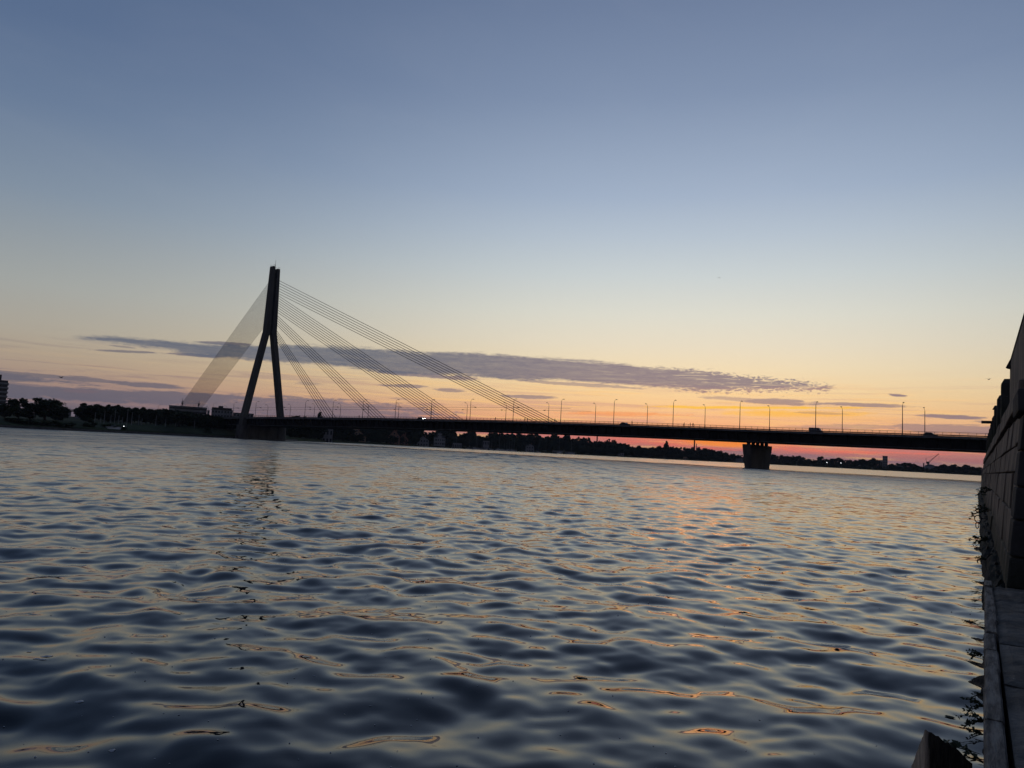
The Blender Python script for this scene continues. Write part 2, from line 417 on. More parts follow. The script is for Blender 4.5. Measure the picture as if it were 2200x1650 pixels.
# ------------------------------------------------------------------ far shore land
SHORE = [(-420, 300), (-200, 340), (0, 372), (200, 392), (400, 428), (500, 455), (600, 505), (650, 560), (700, 640), (800, 760), (900, 830), (1000, 880),
         (1200, 950), (1400, 1020), (1550, 1180), (1700, 1250), (2100, 1250), (2400, 1150), (2600, 1000)]
HGT = [(-420, 4.6), (0, 4.2), (200, 4.8), (400, 5.6), (560, 4.5), (640, 3.0), (800, 2.0), (3000, 1.8)]
def shore(px): return interp(px, SHORE)
PROFILE = [(-6, -1.5), (0, -0.4), (.4, 0.30), (5, .42), (12, .8), (26, 1.0), (70, 1.0), (140, 1.05), (230, 1.1), (600, 1.15), (7000, 1.2)]
def rise(px, off): return interp(off, [(60, 0), (190, 1), (600, 1.25)]) * interp(px, [(500, 4.0), (650, 8.5), (1300, 8.5), (1600, 5.5), (2600, 5.5)])
def land_z(px, D): return interp(D - shore(px), PROFILE) * interp(px, HGT) + rise(px, D - shore(px))
def build_land():
    mb = MB(); pxs = list(np.linspace(-420, 2600, 200)); n = len(PROFILE)
    rnd = random.Random(3); vs = []
    for px in pxs:
        jit = rnd.uniform(-1.0, 1.0)
        for off, h in PROFILE:
            D = shore(px) + off + (jit if off < 30 else 0)
            z = h * interp(px, HGT) + rise(px, off) + (rnd.uniform(-.15, .15) if 0 < off < 30 else 0)
            vs.append(tuple(at(px, D, z)))
    fs = [(i * n + j, i * n + j + 1, (i + 1) * n + j + 1, (i + 1) * n + j) for i in range(len(pxs) - 1) for j in range(n - 1)]
    mb.add(vs, fs)
    tag(mb.build('far_riverbank', MAT['land'], smooth=True), kind='structure', label='low dark grassy bank along the far side of the river')
build_land()
# stone revetment lip along the island bank, left of the tower
mb = MB()
P = [at(px, shore(px) - .6) for px in np.linspace(-300, 640, 80)]
for a, b in zip(P[:-1], P[1:]):
    n = Vector((a.x + b.x, a.y + b.y, 0)).normalized()
    q = [a - n * .8, b - n * .8, b + n * 1.2, a + n * 1.2]
    mb.hexa([(c.x, c.y, -1.0) for c in q] + [(c.x, c.y, 1.0) for c in q])
tag(mb.build('revetment_wall', MAT['bankwall']), 'low dark stone revetment lining the island bank at the water edge', 'river wall')

# ------------------------------------------------------------------ cable-stayed bridge
BR = Vector((-148.51, 437.48, 0)); BRZ = atan2(-.63014, .77648)
ZT = [(-150, 10.0), (-99, 10.6), (18, 12.7), (116, 13.3), (202, 13.4), (258, 12.9), (309, 12.15), (366, 11.7), (440, 11.0)]
ZB = [(-150, 7.6), (-99, 8.0), (18, 8.25), (116, 9.25), (202, 9.35), (258, 9.15), (309, 8.65), (366, 8.25), (440, 7.9)]
zt = lambda u: interp(u, ZT)
zb = lambda u: interp(u, ZB)
bridge = empty('cable_stayed_bridge', BR, BRZ)
tag(bridge, 'long dark cable-stayed road bridge with one A-shaped tower spanning the river', 'bridge')
def strip(name, mat, sect, u0=-145, u1=425, n=96, parent=bridge, extra=None, **k):
    """sweep a closed cross-section [(v, z offset fn)] along the deck"""
    mb = MB(); us = np.linspace(u0, u1, n); vs = []
    for u in us:
        for v, fz in sect: vs.append((u, v, fz(u)))
    m = len(sect)
    fs = [(i * m + j, i * m + (j + 1) % m, (i + 1) * m + (j + 1) % m, (i + 1) * m + j) for i in range(n - 1) for j in range(m)]
    fs += [tuple(range(m)), tuple((n - 1) * m + j for j in range(m))]
    mb.add(vs, fs)
    if extra: mb.add(extra.v, extra.f)
    return mb.build(name, mat, parent, **k)
T_ = lambda d: (lambda u: zt(u) + d)
B_ = lambda d: (lambda u: zb(u) + d)
deck = strip('deck_slab', MAT['fascia'], [(-14.25, T_(-.02)), (14.25, T_(-.02)), (14.25, T_(-.55)), (10, T_(-.9)), (-10, T_(-.9)), (-14.25, T_(-.55))])
strip('bottom_flange', MAT['fascia'], [(-11.95, B_(.12)), (11.95, B_(.12)), (11.95, B_(-.05)), (-11.95, B_(-.05))], u0=-100)  # paler than the girder, so the light it catches is in its colour
mb = MB()
for u in np.arange(-140, 420, 3.4):
    for s in (-1, 1):
        a, b = s * 12.2, s * 11.42
        mb.hexa([(u, b + s * .0, zb(u) + .13), (u + .16, b, zb(u) + .13), (u + .16, b + s * .28, zb(u) + .13), (u, b + s * .28, zb(u) + .13),
                 (u, a, zt(u) - .74), (u + .16, a, zt(u) - .74), (u + .16, a + s * .9, zt(u) - .74), (u, a + s * .9, zt(u) - .74)])
girder = strip('box_girder', MAT['steel'], [(-12.2, T_(-.72)), (12.2, T_(-.72)), (11.4, B_(.12)), (-11.4, B_(.12))], extra=mb)
strip('road_surface', MAT['asphalt'], [(-9, T_(.0)), (9, T_(.0)), (9, T_(.02)), (-9, T_(.02))])
for s in (-1, 1):
    strip('pavement', MAT['fascia'], [(s * 9.3, T_(-.01)), (s * 14.2, T_(-.01)), (s * 14.2, T_(.14)), (s * 9.3, T_(.14))])
    mb = MB()
    us = np.arange(-140, 421, 2.0)
    for u in us: mb.box(u - .04, u + .04, s * 14.0 - .04, s * 14.0 + .04, zt(u) + .1, zt(u) + 1.22)
    for a, b in zip(us[:-1], us[1:]):
        for h, t in ((1.18, .05), (.72, .025), (.95, .02), (.5, .02), (.28, .025)):
            mb.hexa([(a, s * 14 - t, zt(a) + h - t), (b, s * 14 - t, zt(b) + h - t), (b, s * 14 + t, zt(b) + h - t), (a, s * 14 + t, zt(a) + h - t),
                     (a, s * 14 - t, zt(a) + h + t), (b, s * 14 - t, zt(b) + h + t), (b, s * 14 + t, zt(b) + h + t), (a, s * 14 + t, zt(a) + h + t)])
    mb.build('railing', MAT['darkmetal'], bridge)
    mb = MB()
    for a in np.arange(-140, 420, 4.0):
        b = a + 4
        mb.box(a - .06, a + .06, s * 9.15 - .06, s * 9.15 + .06, zt(a), zt(a) + .7)
        mb.hexa([(a, s * 9.1 - .05, zt(a) + .42), (b, s * 9.1 - .05, zt(b) + .42), (b, s * 9.1 + .05, zt(b) + .42), (a, s * 9.1 + .05, zt(a) + .42),
                 (a, s * 9.1 - .05, zt(a) + .75), (b, s * 9.1 - .05, zt(b) + .75), (b, s * 9.1 + .05, zt(b) + .75), (a, s * 9.1 + .05, zt(a) + .75)])
    mb.build('crash_barrier', MAT['darkmetal'], bridge)
# tower: two legs joining into a twin shaft
VC = -1.3
def leg(s):
    mb = MB(); rings = []
    for z, c, wv, wu in ((7.0, 12.9, 1.45, 2.0), (14, 12.2, 1.4, 2.0), (40, 7.3, 1.4, 1.95), (64.6, 2.45, 1.42, 1.9)):
        v = VC + s * c
        rings.append([(-wu, v - wv, z), (wu, v - wv, z), (wu, v + wv, z), (-wu, v + wv, z)])
    for a, b in zip(rings[:-1], rings[1:]): mb.hexa(a + b)
    return mb
for s in (-1, 1): leg(s).build('tower_leg', MAT['concrete'], bridge)
for s in (-1, 1):
    mb = MB()
    o0, o1, i0, i1 = 3.75, 2.55, 0.75, 0.75
    z0, z1 = 64.6, 105.2 if s < 0 else 104.6
    a = [(-1.9, VC + s * i0, z0), (1.9, VC + s * i0, z0), (1.9, VC + s * o0, z0), (-1.9, VC + s * o0, z0)]
    b = [(-1.7, VC + s * i1, z1), (1.7, VC + s * i1, z1), (1.7, VC + s * o1, z1), (-1.7, VC + s * o1, z1)]
    if s < 0: a, b = [a[i] for i in (3, 2, 1, 0)], [b[i] for i in (3, 2, 1, 0)]
    mb.hexa(a + b)
    # raised lip at the head of the shaft
    mb.box(-1.85, 1.85, VC + s * .9 - (.0 if s > 0 else 1.5), VC + s * .9 + (1.5 if s > 0 else 0), z1 + .01, z1 + (.8 if s < 0 else .4))
    sh = mb.build('tower_shaft', MAT['concrete'], bridge)
mb = MB(); mb.box(-.9, .9, VC - .76, VC + .76, 64.5, 102.5)
for k in range(30):
    z = 66.5 + k * 1.18
    mb.box(-1.75 + .2 * (k / 30), -1.0, VC - .74, VC + .74, z, z + .55); mb.box(1.0, 1.75 - .2 * (k / 30), VC - .74, VC + .74, z, z + .55)
mb.build('cable_saddle_stack', MAT['steel'], bridge)
mb = MB(); mb.tube([(0, VC, 102.3), (0, VC + .05, 110.6)], [.16, .06], 6)
mb.tube([(0, VC - .35, 104), (0, VC - .35, 107.6)], .07, 5)
mb.build('antenna_mast', MAT['darkmetal'], bridge)
for (z0, z1, y0, y1) in ((105.9, 107.0, -2.4, -1.1), (105.0, 106.2, 1.2, 2.4)):
    for x in (-1.5, 1.5):
        mb = MB(); mb.tube([(x, VC + y0, z1), (x, VC + y1, z1)], .04, 4)
        for y in (y0, (y0 + y1) / 2, y1): mb.tube([(x, VC + y, z0 - .2), (x, VC + y, z1)], .04, 4)
        mb.build('tower_head_rail', MAT['darkmetal'], bridge)
# tower foundation: two rounded ends and a recessed wall between them
mb = MB()
def rounded(mb, cu, cv, ru, rv, z0, z1, taper=.0, n=20):
    lo = [(cu + ru * (1 + taper) * np.sign(cos(t)) * abs(cos(t)) ** .6, cv + rv * (1 + taper) * np.sign(sin(t)) * abs(sin(t)) ** .8, z0) for t in np.linspace(0, 2 * pi, n, endpoint=False)]
    hi = [(cu + ru * np.sign(cos(t)) * abs(cos(t)) ** .6, cv + rv * np.sign(sin(t)) * abs(sin(t)) ** .8, z1) for t in np.linspace(0, 2 * pi, n, endpoint=False)]
    fs = [(i, (i + 1) % n, (i + 1) % n + n, i + n) for i in range(n)] + [tuple(range(n)), tuple(range(n, 2 * n))]
    mb.add(lo + hi, fs)
rounded(mb, 0, VC - 12.4, 3.0, 3.6, -2, 8.0, .03); rounded(mb, 0, VC + 12.4, 3.0, 3.6, -2, 8.0, .03)
mb.box(-2.2, 2.2, VC - 12, VC + 12, -2, 8.45)
mb.box(-3.1, 3.1, VC - 12.4, VC + 12.4, -2, 1.0)
mb.build('tower_foundation', MAT['pier'], bridge)
for s in (-1, 1): MB().box(-1.2, 1.2, s * 9 - 1, s * 9 + 1, 8.451, 8.6).build('bearing_block', MAT['pier'], bridge)
# river pier under the right part
PU = 301.0
mb = MB()
zc = zb(PU) - 1.0
a = [(PU - 1.0, -8.3, -2), (PU + 1.0, -8.3, -2), (PU + 1.0, 8.3, -2), (PU - 1.0, 8.3, -2)]
b = [(PU - 1.35, -10.4, zc - .9), (PU + 1.35, -10.4, zc - .9), (PU + 1.35, 10.4, zc - .9), (PU - 1.35, 10.4, zc - .9)]
c = [(PU - 1.35, -10.4, zc), (PU + 1.35, -10.4, zc), (PU + 1.35, 10.4, zc), (PU - 1.35, 10.4, zc)]
mb.hexa(a + b); mb.hexa([(x, y, z + .003) for x, y, z in b] + c)
mb.build('river_pier', MAT['pier'], bridge, bevel=.15)
for k in range(5):
    v = -8.4 + k * 4.2
    MB().box(PU - .42, PU + .42, v - .62, v + .62, zc - .01, zb(PU) + .02).build('bearing_block', MAT['pier'], bridge)
# approach piers on the island
for u in (-52, -100):
    MB().box(u - 1, u + 1, -10, 10, 0, zb(u) + .05).build('approach_pier', MAT['pier'], bridge)
# cables
G = [(154 + 52, 219, 90.6, 98.6, 6), (147, 165, 79.6, 89.8, 8), (100.5, 111, 72.8, 78.4, 5), (60.5, 70.3, 66.0, 70.9, 5)]
for u0, u1, z0, z1, n in G:
    for k in range(n):
        t = k / (n - 1); u = u0 + (u1 - u0) * t; z = z0 + (z1 - z0) * t
        for dv in (0,):
            MB().tube([(u, dv - .3, zt(u) + .3), (1.2, VC + dv, z)], .14, 5).build('stay_cable', MAT['cable'], bridge)
for k in range(24):
    t = k / 23; z = 73.5 + (100.4 - 73.5) * t; u = -85.5 - 31.5 * t
    MB().tube([(u, -.3, zt(u) + .3), (-1.2, VC, z)], .108, 5).build('stay_cable', MAT['cable'], bridge)
for u0, u1, *_ in G: MB().box(u0 - 1.5, u1 + 1.5, -.9, .3, zt(u0) + .02, zt(u0) + .55).build('cable_anchor_plinth', MAT['fascia'], bridge)

# bridge lamp posts
def make_lamp(wire, tall=True):
    e = empty('street_lamp')
    H = 8.7 if tall else 8.3
    MB().tube([(0, 0, -.1), (0, 0, 1.2), (0, 0, H)], [.15, .13, .085], 8).build('pole', MAT['lampmetal'], e)
    MB().tube([(0, 0, H - .05), (0.05, .25, H + .5), (.1, .75, H + .85), (.12, 1.2, H + .95)], .05, 6).build('arm', MAT['lampmetal'], e)
    mb = MB(); mb.prism([(-.17, H + .86), (.17, H + .86), (.13, H + 1.06), (-.13, H + 1.06)], 1.1, 1.95)
    mb.build('lamp_head', MAT['lampmetal'], e)
    if wire:
        mb = MB(); mb.tube([(0, .08, 6.2), (0, 3.6, 6.3)], .045, 5); mb.tube([(0, .08, 7.2), (0, 3.4, 6.35)], .02, 4)
        mb.box(-.2, .2, 2.7, 3.6, 6.0, 6.24)
        mb.build('bracket_arm', MAT['lampmetal'], e)
    return e
protos = {}
for row, name in ((-1, 'near'), (1, 'far')):
    for k in range(-4, 17):
        u = -14.3 + 24.28 * k + (-2.2 if row < 0 else 0) - .3
        if u < -120 or abs(u) < 2: continue
        wire = u < 225
        key = wire
        if key not in protos: o = protos[key] = make_lamp(wire)
        else: o = copy_tree(protos[key])
        v = row * 11.0
        loc = BR + Vector((u * cos(BRZ) - v * sin(BRZ), u * sin(BRZ) + v * cos(BRZ), zt(u) + .12))
        o.location = loc; o.rotation_euler = (0, 0, BRZ + (0 if row < 0 else pi))
        side = 'near railing' if row < 0 else 'far railing'
        if wire:
            tag(o, f'lamp post with trolley wire bracket by the {side}, near the bridge cables', 'street lamp', f'wire-carrying lamp posts along the {side} of the bridge')
        else:
            tag(o, f'plain lamp post by the {side}, bridge end nearer the quay', 'street lamp', f'plain lamp posts along the {side} of the bridge')
# trolley wires
def bpt(u, v, z): return BR + Vector((u * cos(BRZ) - v * sin(BRZ), u * sin(BRZ) + v * cos(BRZ), z))
for v, w in ((-7.7, 'near'), (7.7, 'far')):
    mb = MB(); us = [-14.6 + 24.28 * k for k in range(-2, 11)]
    for dv in (-.3, .3):
        mb.tube([bpt(u, v + dv, zt(u) + 6.25) for u in us], .022, 4)
    tag(mb.build('trolley_wire', MAT['cable']), f'thin overhead trolley wires strung above the {w} lane of the bridge', 'overhead wire')

# vehicles
def car_mesh(L, Wd, prof, mat, win, label, u, v, flip=False, light=False, van=False):
    e = empty('van' if van else 'parked_car' if False else 'car')
    MB().prism(prof, -Wd / 2, Wd / 2).build('body', mat, e, bevel=.06)
    mb = MB()
    for s in (-1, 1):
        y = s * (Wd / 2 + .004)
        for w in win:
            q = [(x, y, z) for x, z in w]; q2 = [(x, y - s * .03, z) for x, z in w]
            n = len(w); mb.add(q + q2, [tuple(range(n)), tuple(range(2 * n - 1, n - 1, -1))] + [(i, (i + 1) % n, (i + 1) % n + n, i + n) for i in range(n)])
    mb.build('window', MAT['glass'], e)
    for x in (L * .31, -L * .31):
        for s in (-1, 1):
            wh = MB().tube([(x, s * (Wd / 2 - .2), .33), (x, s * (Wd / 2 + .01), .33)], .33, 16).build('wheel', MAT['tyre'], e)
            MB().tube([(x, s * (Wd / 2 + .005), .33), (x, s * (Wd / 2 + .03), .33)], .19, 12).build('rim', MAT['lampmetal'], wh)
    for s in (-1, 1):
        MB().box(L / 2 - .06, L / 2 + .02, s * (Wd / 2 - .3) - .16, s * (Wd / 2 - .3) + .16, .84, 1.04).build('headlight', MAT['headlight'] if light else MAT['glass'], e)
    e.location = bpt(u, v, zt(u) + .03); e.rotation_euler = (0, 0, BRZ + (pi if flip else 0))
    tag(e, label, 'van' if van else 'car')
    return e
MAT['headlight'] = emitter('headlight_glow', (1, .95, .86), 22)
carp = [(-2.1, .25), (2.1, .25), (2.15, .75), (1.15, .95), (.45, 1.45), (-1.1, 1.48), (-1.9, 1.0), (-2.15, .9)]
carw = [[(.98, .97), (.42, 1.38), (-.3, 1.40), (-.3, .97)], [(-.4, .97), (-.4, 1.40), (-1.05, 1.40), (-1.6, 1.02)]]
vanp = [(-2.7, .3), (2.6, .3), (2.7, .95), (2.1, 1.25), (1.5, 2.1), (1.2, 2.25), (-2.65, 2.25), (-2.72, 1.0)]
vanw = [[(1.95, 1.25), (1.42, 1.98), (.75, 2.0), (.75, 1.25)]]
van = car_mesh(5.4, 2.0, vanp, MAT['vanpaint'], vanw, 'grey boxy van driving over the bridge just right of the stone pier', 321.0, -3.2, van=True); van.scale = (.74, .9, .84)
for u, v, lab, lit in ((353.3, -3.2, 'dark car on the bridge close to the quay wall', 0), (250.6, -3.2, 'dark low car on the bridge between the stone pier and the longest cables', 0),
                       (142.0, -6.3, 'car with bright white headlights on the middle of the cable-stayed span', 1)):
    c_ = car_mesh(4.3, 1.8, carp, MAT['paint'], carw, lab, u, v, light=bool(lit)); c_.scale = (.86, 1, 1)
# people on the pavement
def person_mesh(name, phase=0.0, arm=.3):
    pts = {'pelvis': (0, 0, .95, .135), 'waist': (0, 0, 1.12, .125), 'chest': (.01, 0, 1.34, .15), 'neck': (.02, 0, 1.50, .06), 'head': (.03, 0, 1.60, .085), 'crown': (.03, 0, 1.70, .085),
           'nose': (.12, 0, 1.62, .02)}
    E = [('pelvis', 'waist'), ('waist', 'chest'), ('chest', 'neck'), ('neck', 'head'), ('head', 'crown'), ('head', 'nose')]
    for s, n in ((-1, 'r'), (1, 'l')):
        sw = phase * s
        pts.update({f'hip{n}': (0, .1 * s, .90, .10), f'knee{n}': (.12 * sw + .04, .1 * s, .50, .062), f'ankle{n}': (.28 * sw, .1 * s, .09, .042), f'toe{n}': (.28 * sw + .17, .11 * s, .04, .035),
                    f'sh{n}': (0, .19 * s, 1.42, .062), f'el{n}': (-.10 * sw - .02, .25 * s, 1.14, .045), f'wr{n}': (-.16 * sw + .08, .25 * s, .90, .032), f'hand{n}': (-.17 * sw + .11, .25 * s, .82, .03)})
        E += [('pelvis', f'hip{n}'), (f'hip{n}', f'knee{n}'), (f'knee{n}', f'ankle{n}'), (f'ankle{n}', f'toe{n}'), ('chest', f'sh{n}'), (f'sh{n}', f'el{n}'), (f'el{n}', f'wr{n}'), (f'wr{n}', f'hand{n}')]
    keys = list(pts); me = bpy.data.meshes.new(name)
    me.from_pydata([pts[k][:3] for k in keys], [(keys.index(a), keys.index(b)) for a, b in E], [])
    o = link(bpy.data.objects.new(name, me))
    md = o.modifiers.new('skin', 'SKIN'); sv = me.skin_vertices[0].data
    for i, k in enumerate(keys): sv[i].radius = (pts[k][3],) * 2; sv[i].use_root = (k == 'pelvis')
    o.modifiers.new('sub', 'SUBSURF').levels = 1; o.modifiers[-1].render_levels = 1
    me.materials.append(MAT['cloth'])
    return o
for i, (u, v, h, rz, ph, lab) in enumerate([
        (279.6, -12.6, 0, 0, .8, 'person in dark clothes walking alone left of the standing pair on the bridge'),
        (281.9, -12.6, 0, .2, .1, 'person standing at the railing, left one of the pair on the bridge'),
        (282.8, -12.3, 0, 2.9, .2, 'person standing at the railing, right one of the pair on the bridge'),
        (193.5, -12.6, 0, 0, .7, 'person walking alone on the bridge just before the longest cables'),
        (209.3, -12.6, 0, 3.14, .6, 'person walking on the bridge amid the foot of the longest cables, left one of two'),
        (210.5, -12.6, 0, 3.14, .5, 'person walking on the bridge amid the foot of the longest cables, right one of two'),
        (224.3, -12.6, 0, 0, .6, 'person walking on the bridge beside the lamp post where the longest cables end'),
        (259.0, -12.6, 0, 0, .7, 'person walking on the bridge beside the dark low car'),
        (104.0, -12.6, 0, 3.1, .7, 'person walking on the bridge between the two shortest cable fans')]):
    o = person_mesh('person', ph)
    o.location = bpt(u, v, zt(u) + .14); o.rotation_euler = (0, 0, BRZ + rz)
    tag(o, lab, 'person')

# ------------------------------------------------------------------ trees and bushes
def crown_mesh(name, seed, R, Hc, z0, nq, leaf, mat, nclump=22, pointed=False):
    rng = np.random.default_rng(seed)
    cl = []
    while len(cl) < nclump:
        p = rng.uniform(-1, 1, 3)
        if (p ** 2).sum() > 1 or (p ** 2).sum() < .12: continue
        cl.append(p)
    cl = np.array(cl)
    if pointed: cl[:, :2] *= (1 - (cl[:, 2:3] + 1) / 2.3)
    cr = rng.uniform(.18, .42, nclump)
    k = rng.integers(0, nclump, nq)
    d = rng.normal(size=(nq, 3)); d /= np.linalg.norm(d, axis=1)[:, None]
    rad = cr[k] * rng.uniform(.35, 1.08, nq)
    c = (cl[k] * .78 + d * rad[:, None] * (0.8 if not pointed else .55))
    c *= np.array([R, R, Hc / 2]); c[:, 2] += z0 + Hc / 2
    a = rng.normal(size=(nq, 3)); a /= np.linalg.norm(a, axis=1)[:, None]
    b = np.cross(a, rng.normal(size=(nq, 3))); b /= np.linalg.norm(b, axis=1)[:, None]
    s = leaf * rng.uniform(.6, 1.25, (nq, 1))
    v = np.stack([c - a * s, c + b * s * .6, c + a * s, c - b * s * .6], 1).reshape(-1, 3)
    me = bpy.data.meshes.new(name)
    me.from_pydata(v.tolist(), [], np.arange(nq * 4).reshape(-1, 4).tolist()); me.materials.append(mat)
    return me
def trunk_mesh(seed, H, z0):
    rnd = random.Random(seed); mb = MB()
    mb.tube([(0, 0, -.6), (.1, 0, z0 * .6), (rnd.uniform(-.4, .4), rnd.uniform(-.4, .4), H * .75)], [H * .028, H * .02, H * .006], 7)
    for k in range(7):
        a = rnd.uniform(0, 2 * pi); z = z0 + (H - z0) * rnd.uniform(0, .5); L = H * rnd.uniform(.16, .28)
        mb.tube([(0, 0, z), (cos(a) * L * .6, sin(a) * L * .6, z + L * .5), (cos(a) * L, sin(a) * L, z + L)], [H * .011, H * .007, H * .003], 5)
    return mb
TREES = []
for i, (R, H, z0, pt) in enumerate([(5.2, 14, 1.2, 0), (4.4, 15.5, 1.6, 0), (6.2, 13, 1.0, 0), (3.6, 14, 1.0, 1), (5.0, 12, .6, 0), (6.0, 16, 1.4, 0), (4.8, 13.5, .7, 0)]):
    e = empty('leafy_tree', (0, -500, 0))
    o = trunk_mesh(i, H, z0).build('trunk', MAT['bark'], e)
    me = crown_mesh('crown', 20 + i, R, H - z0, z0, 4300, .62, MAT['leaf'], 34, bool(pt))
    c = link(bpy.data.objects.new('crown', me)); c.parent = e
    q = np.array([v.co for v in me.vertices]); H = float(np.percentile(q[:, 2], 99.5)); R = float(np.percentile(np.hypot(q[:, 0], q[:, 1]), 93))
    TREES.append([e, H, R, False])
BUSH = []
for i in range(3):
    me = crown_mesh('round_bush', 60 + i, 2.2, 3.4, -.3, 1300, .36, MAT['leaf2'], 18, i == 2)
    o = link(bpy.data.objects.new('round_bush', me)); o.location = (0, -500, 0); BUSH.append([o, 3.1, 2.2, False])
rt = random.Random(77)
def put(pool, k, px, D, top_h, width, label, cat, group=None):
    e, H, R, used = pool[k]
    o = e if not used else copy_tree(e)
    pool[k][3] = True
    z = land_z(px, D)
    o.location = at(px, D, z - .1); sz = top_h / H; sx = width / (2 * R)
    o.scale = (sx * rt.uniform(.93, 1.07), sx * rt.uniform(.93, 1.07), sz); o.rotation_euler = (0, 0, rt.uniform(0, 6.28))
    for key in ('group',):
        if key in o: del o[key]
    tag(o, label, cat, group); return o
# named individuals on the island bank (photo column, distance, height, crown width)
ISL = [
    (2, 38, 405, 9.0, 9.5, 'ragged tree with thin pale trunk second from the high-rise on the far left bank'),
    (5, 95, 408, 9.8, 16.5, 'biggest broad dark tree on the far left bank with a spiky uneven top'),
    (4, 188, 440, 9.4, 13, 'rounded tree standing alone right of the biggest tree on the left bank'),
    (0, 8, 420, 6.5, 9, 'dark tree at the foot of the high-rise'),
    (6, 62, 425, 4.8, 12, 'low dark tree filling the gap left of the biggest tree on the left bank'),
    (4, 125, 430, 4.4, 9, 'low tree just right of the biggest tree on the left bank'),
    (0, 683, 640, 24.4, 7.0, 'tree whose round top peeks just over the bridge deck right of the tower'),
]
for k, px, D, h, w, lab in ISL: put(TREES, k, px, D, h - (land_z(px, D) if px > 600 else 0), w, lab, 'tree')
g = 'dark trees of the belt left of the tower'
for px in list(np.arange(212, 500, 8.2)):
    D = 455 + rt.uniform(-12, 60); hh = interp(px, [(210, 8.2), (260, 9.0), (330, 9.0), (360, 8.8), (420, 8.2), (460, 7.2), (500, 6.2)]) * D / 470 + rt.uniform(-1.0, .5)
    put(TREES, rt.choice([0, 1, 4, 5, 6]), px + rt.uniform(-3, 3), D, hh, rt.uniform(8, 11), 'dark leafy tree in the dense belt on the island left of the tower', 'tree', g)
g = 'small trees behind the bridge approach'
for px in np.arange(455, 545, 11):
    D = rt.uniform(540, 580); put(TREES, rt.choice([0, 4, 6]), px, D, rt.uniform(7.0, 9.5), rt.uniform(8, 11), 'small dark tree below the rooftops just left of the tower', 'tree', g)
BS = [(30, 384, 1.98, 9, 0), (58, 384, 2.11, 9, 1), (80, 384, 1.86, 8, 0), (112, 386, 2.6, 10, 1), (140, 388, 2.42, 10, 0), (160, 388, 1.98, 6, 1), (190, 398, 4.22, 10, 2), (232, 404, 1.98, 7, 0), (250, 404, 1.98, 7, 1), (262, 405, 1.74, 5, 0), (302, 408, 1.86, 7, 1), (330, 414, 1.61, 8, 0), (445, 446, 2.85, 7, 2)]
for px, D, h, w, k in BS:
    if k == 2 and px < 300: put(BUSH, 2, px, D, h, w, 'tall cone-shaped bush in front of the lone rounded tree on the left bank', 'bush')
    elif k == 2: put(BUSH, 2, px, D, h, w, 'steep-sided bush under the bridge approach beside the tower foundation', 'bush')
    else: put(BUSH, k, px, D, h, w, 'low round dark bush at the foot of the trees on the far left bank', 'bush', 'low bushes along the island bank')
# behind the bridge, under the deck
g = 'tall dark trees seen under the bridge deck'
for px in np.arange(618, 905, 8.5):
    D = shore(px) + rt.uniform(18, 60); h = interp(px, [(618, 15), (760, 16), (880, 20), (905, 21)]) * D / interp(px, [(618, 560), (900, 860)])
    put(TREES, rt.choice([0, 1, 3, 5, 6]), px, D, h * .95 + rt.uniform(-1.5, 1.5), rt.uniform(11, 15), 'tall dark tree in the shade below the bridge deck right of the tower', 'tree', g)
SK = [(890, 41, 24), (913, 28, 18), (925, 30, 16), (942, 36, 19), (955, 39, 20), (967, 37, 20), (978, 29, 8), (988, 26, 16), (1003, 34, 20), (1011, 36, 14), (1028, 25, 18), (1040, 26, 16), (1052, 33, 17), (1063, 37, 18), (1074, 39, 18), (1088, 34, 18),
      (1100, 36, 20), (1113, 38, 18), (1130, 32, 16), (1138, 37, 16), (1150, 38, 15), (1162, 32, 16), (1176, 33, 18), (1190, 39, 17), (1204, 34, 16), (1215, 37, 18), (1232, 33, 16), (1247, 35, 16), (1262, 34, 16), (1272, 30, 14), (1290, 30, 14),
      (1303, 31, 14), (1316, 31, 16), (1330, 27, 14), (1345, 26, 15), (1358, 22, 12), (1372, 24, 14), (1386, 21, 12), (1400, 22, 12), (1415, 27, 15), (1431, 36, 11), (1444, 26, 14), (1458, 25, 13), (1472, 24, 12), (1486, 24, 12), (1500, 25, 14),
      (1516, 27, 15), (1530, 24, 14), (1545, 20, 12), (1560, 19, 12), (1575, 16, 12), (1590, 15, 12), (1602, 14, 12)]
for px, hp, wp in SK:
    D = shore(px) + rt.uniform(15, 55); k = 3 if wp <= 10 else rt.choice([0, 1, 2, 4, 5, 6])
    ca = cos(bearing(px)); m = D * ca / 1550
    lab = 'dark tree in the skyline row behind the moored yachts' if px < 1260 else 'dark tree in the low skyline around the slim chimneys, left of the stone pier'
    g = 'skyline trees behind the yachts' if px < 1260 else 'skyline trees around the chimneys'
    if px == 1431: lab, g = 'tallest spreading tree standing out of the skyline left of the striped chimney', None
    if px == 978: lab, g = 'narrow pointed tree in the skyline right of the white villa', None
    put(TREES, k, px, D, (hp - .5) * m * rt.uniform(.9, 1.04), wp * m * rt.uniform(.95, 1.5), lab, 'tree', g)
for i in range(96):      # lower, darker second row
    px = 625 + i * 10.2 + rt.uniform(-3, 3); D = shore(px) + rt.uniform(8, 16); m = D * cos(bearing(px)) / 1550
    put(TREES, rt.choice([0, 2, 4, 6]), px, D, rt.uniform(.36, .55) * interp(px, [(620, 26), (900, 34), (1250, 32), (1450, 24), (1600, 15)]) * m, rt.uniform(16, 22) * m, 'lower dark tree at the water line below the skyline trees', 'tree', 'waterside trees beyond the bridge')
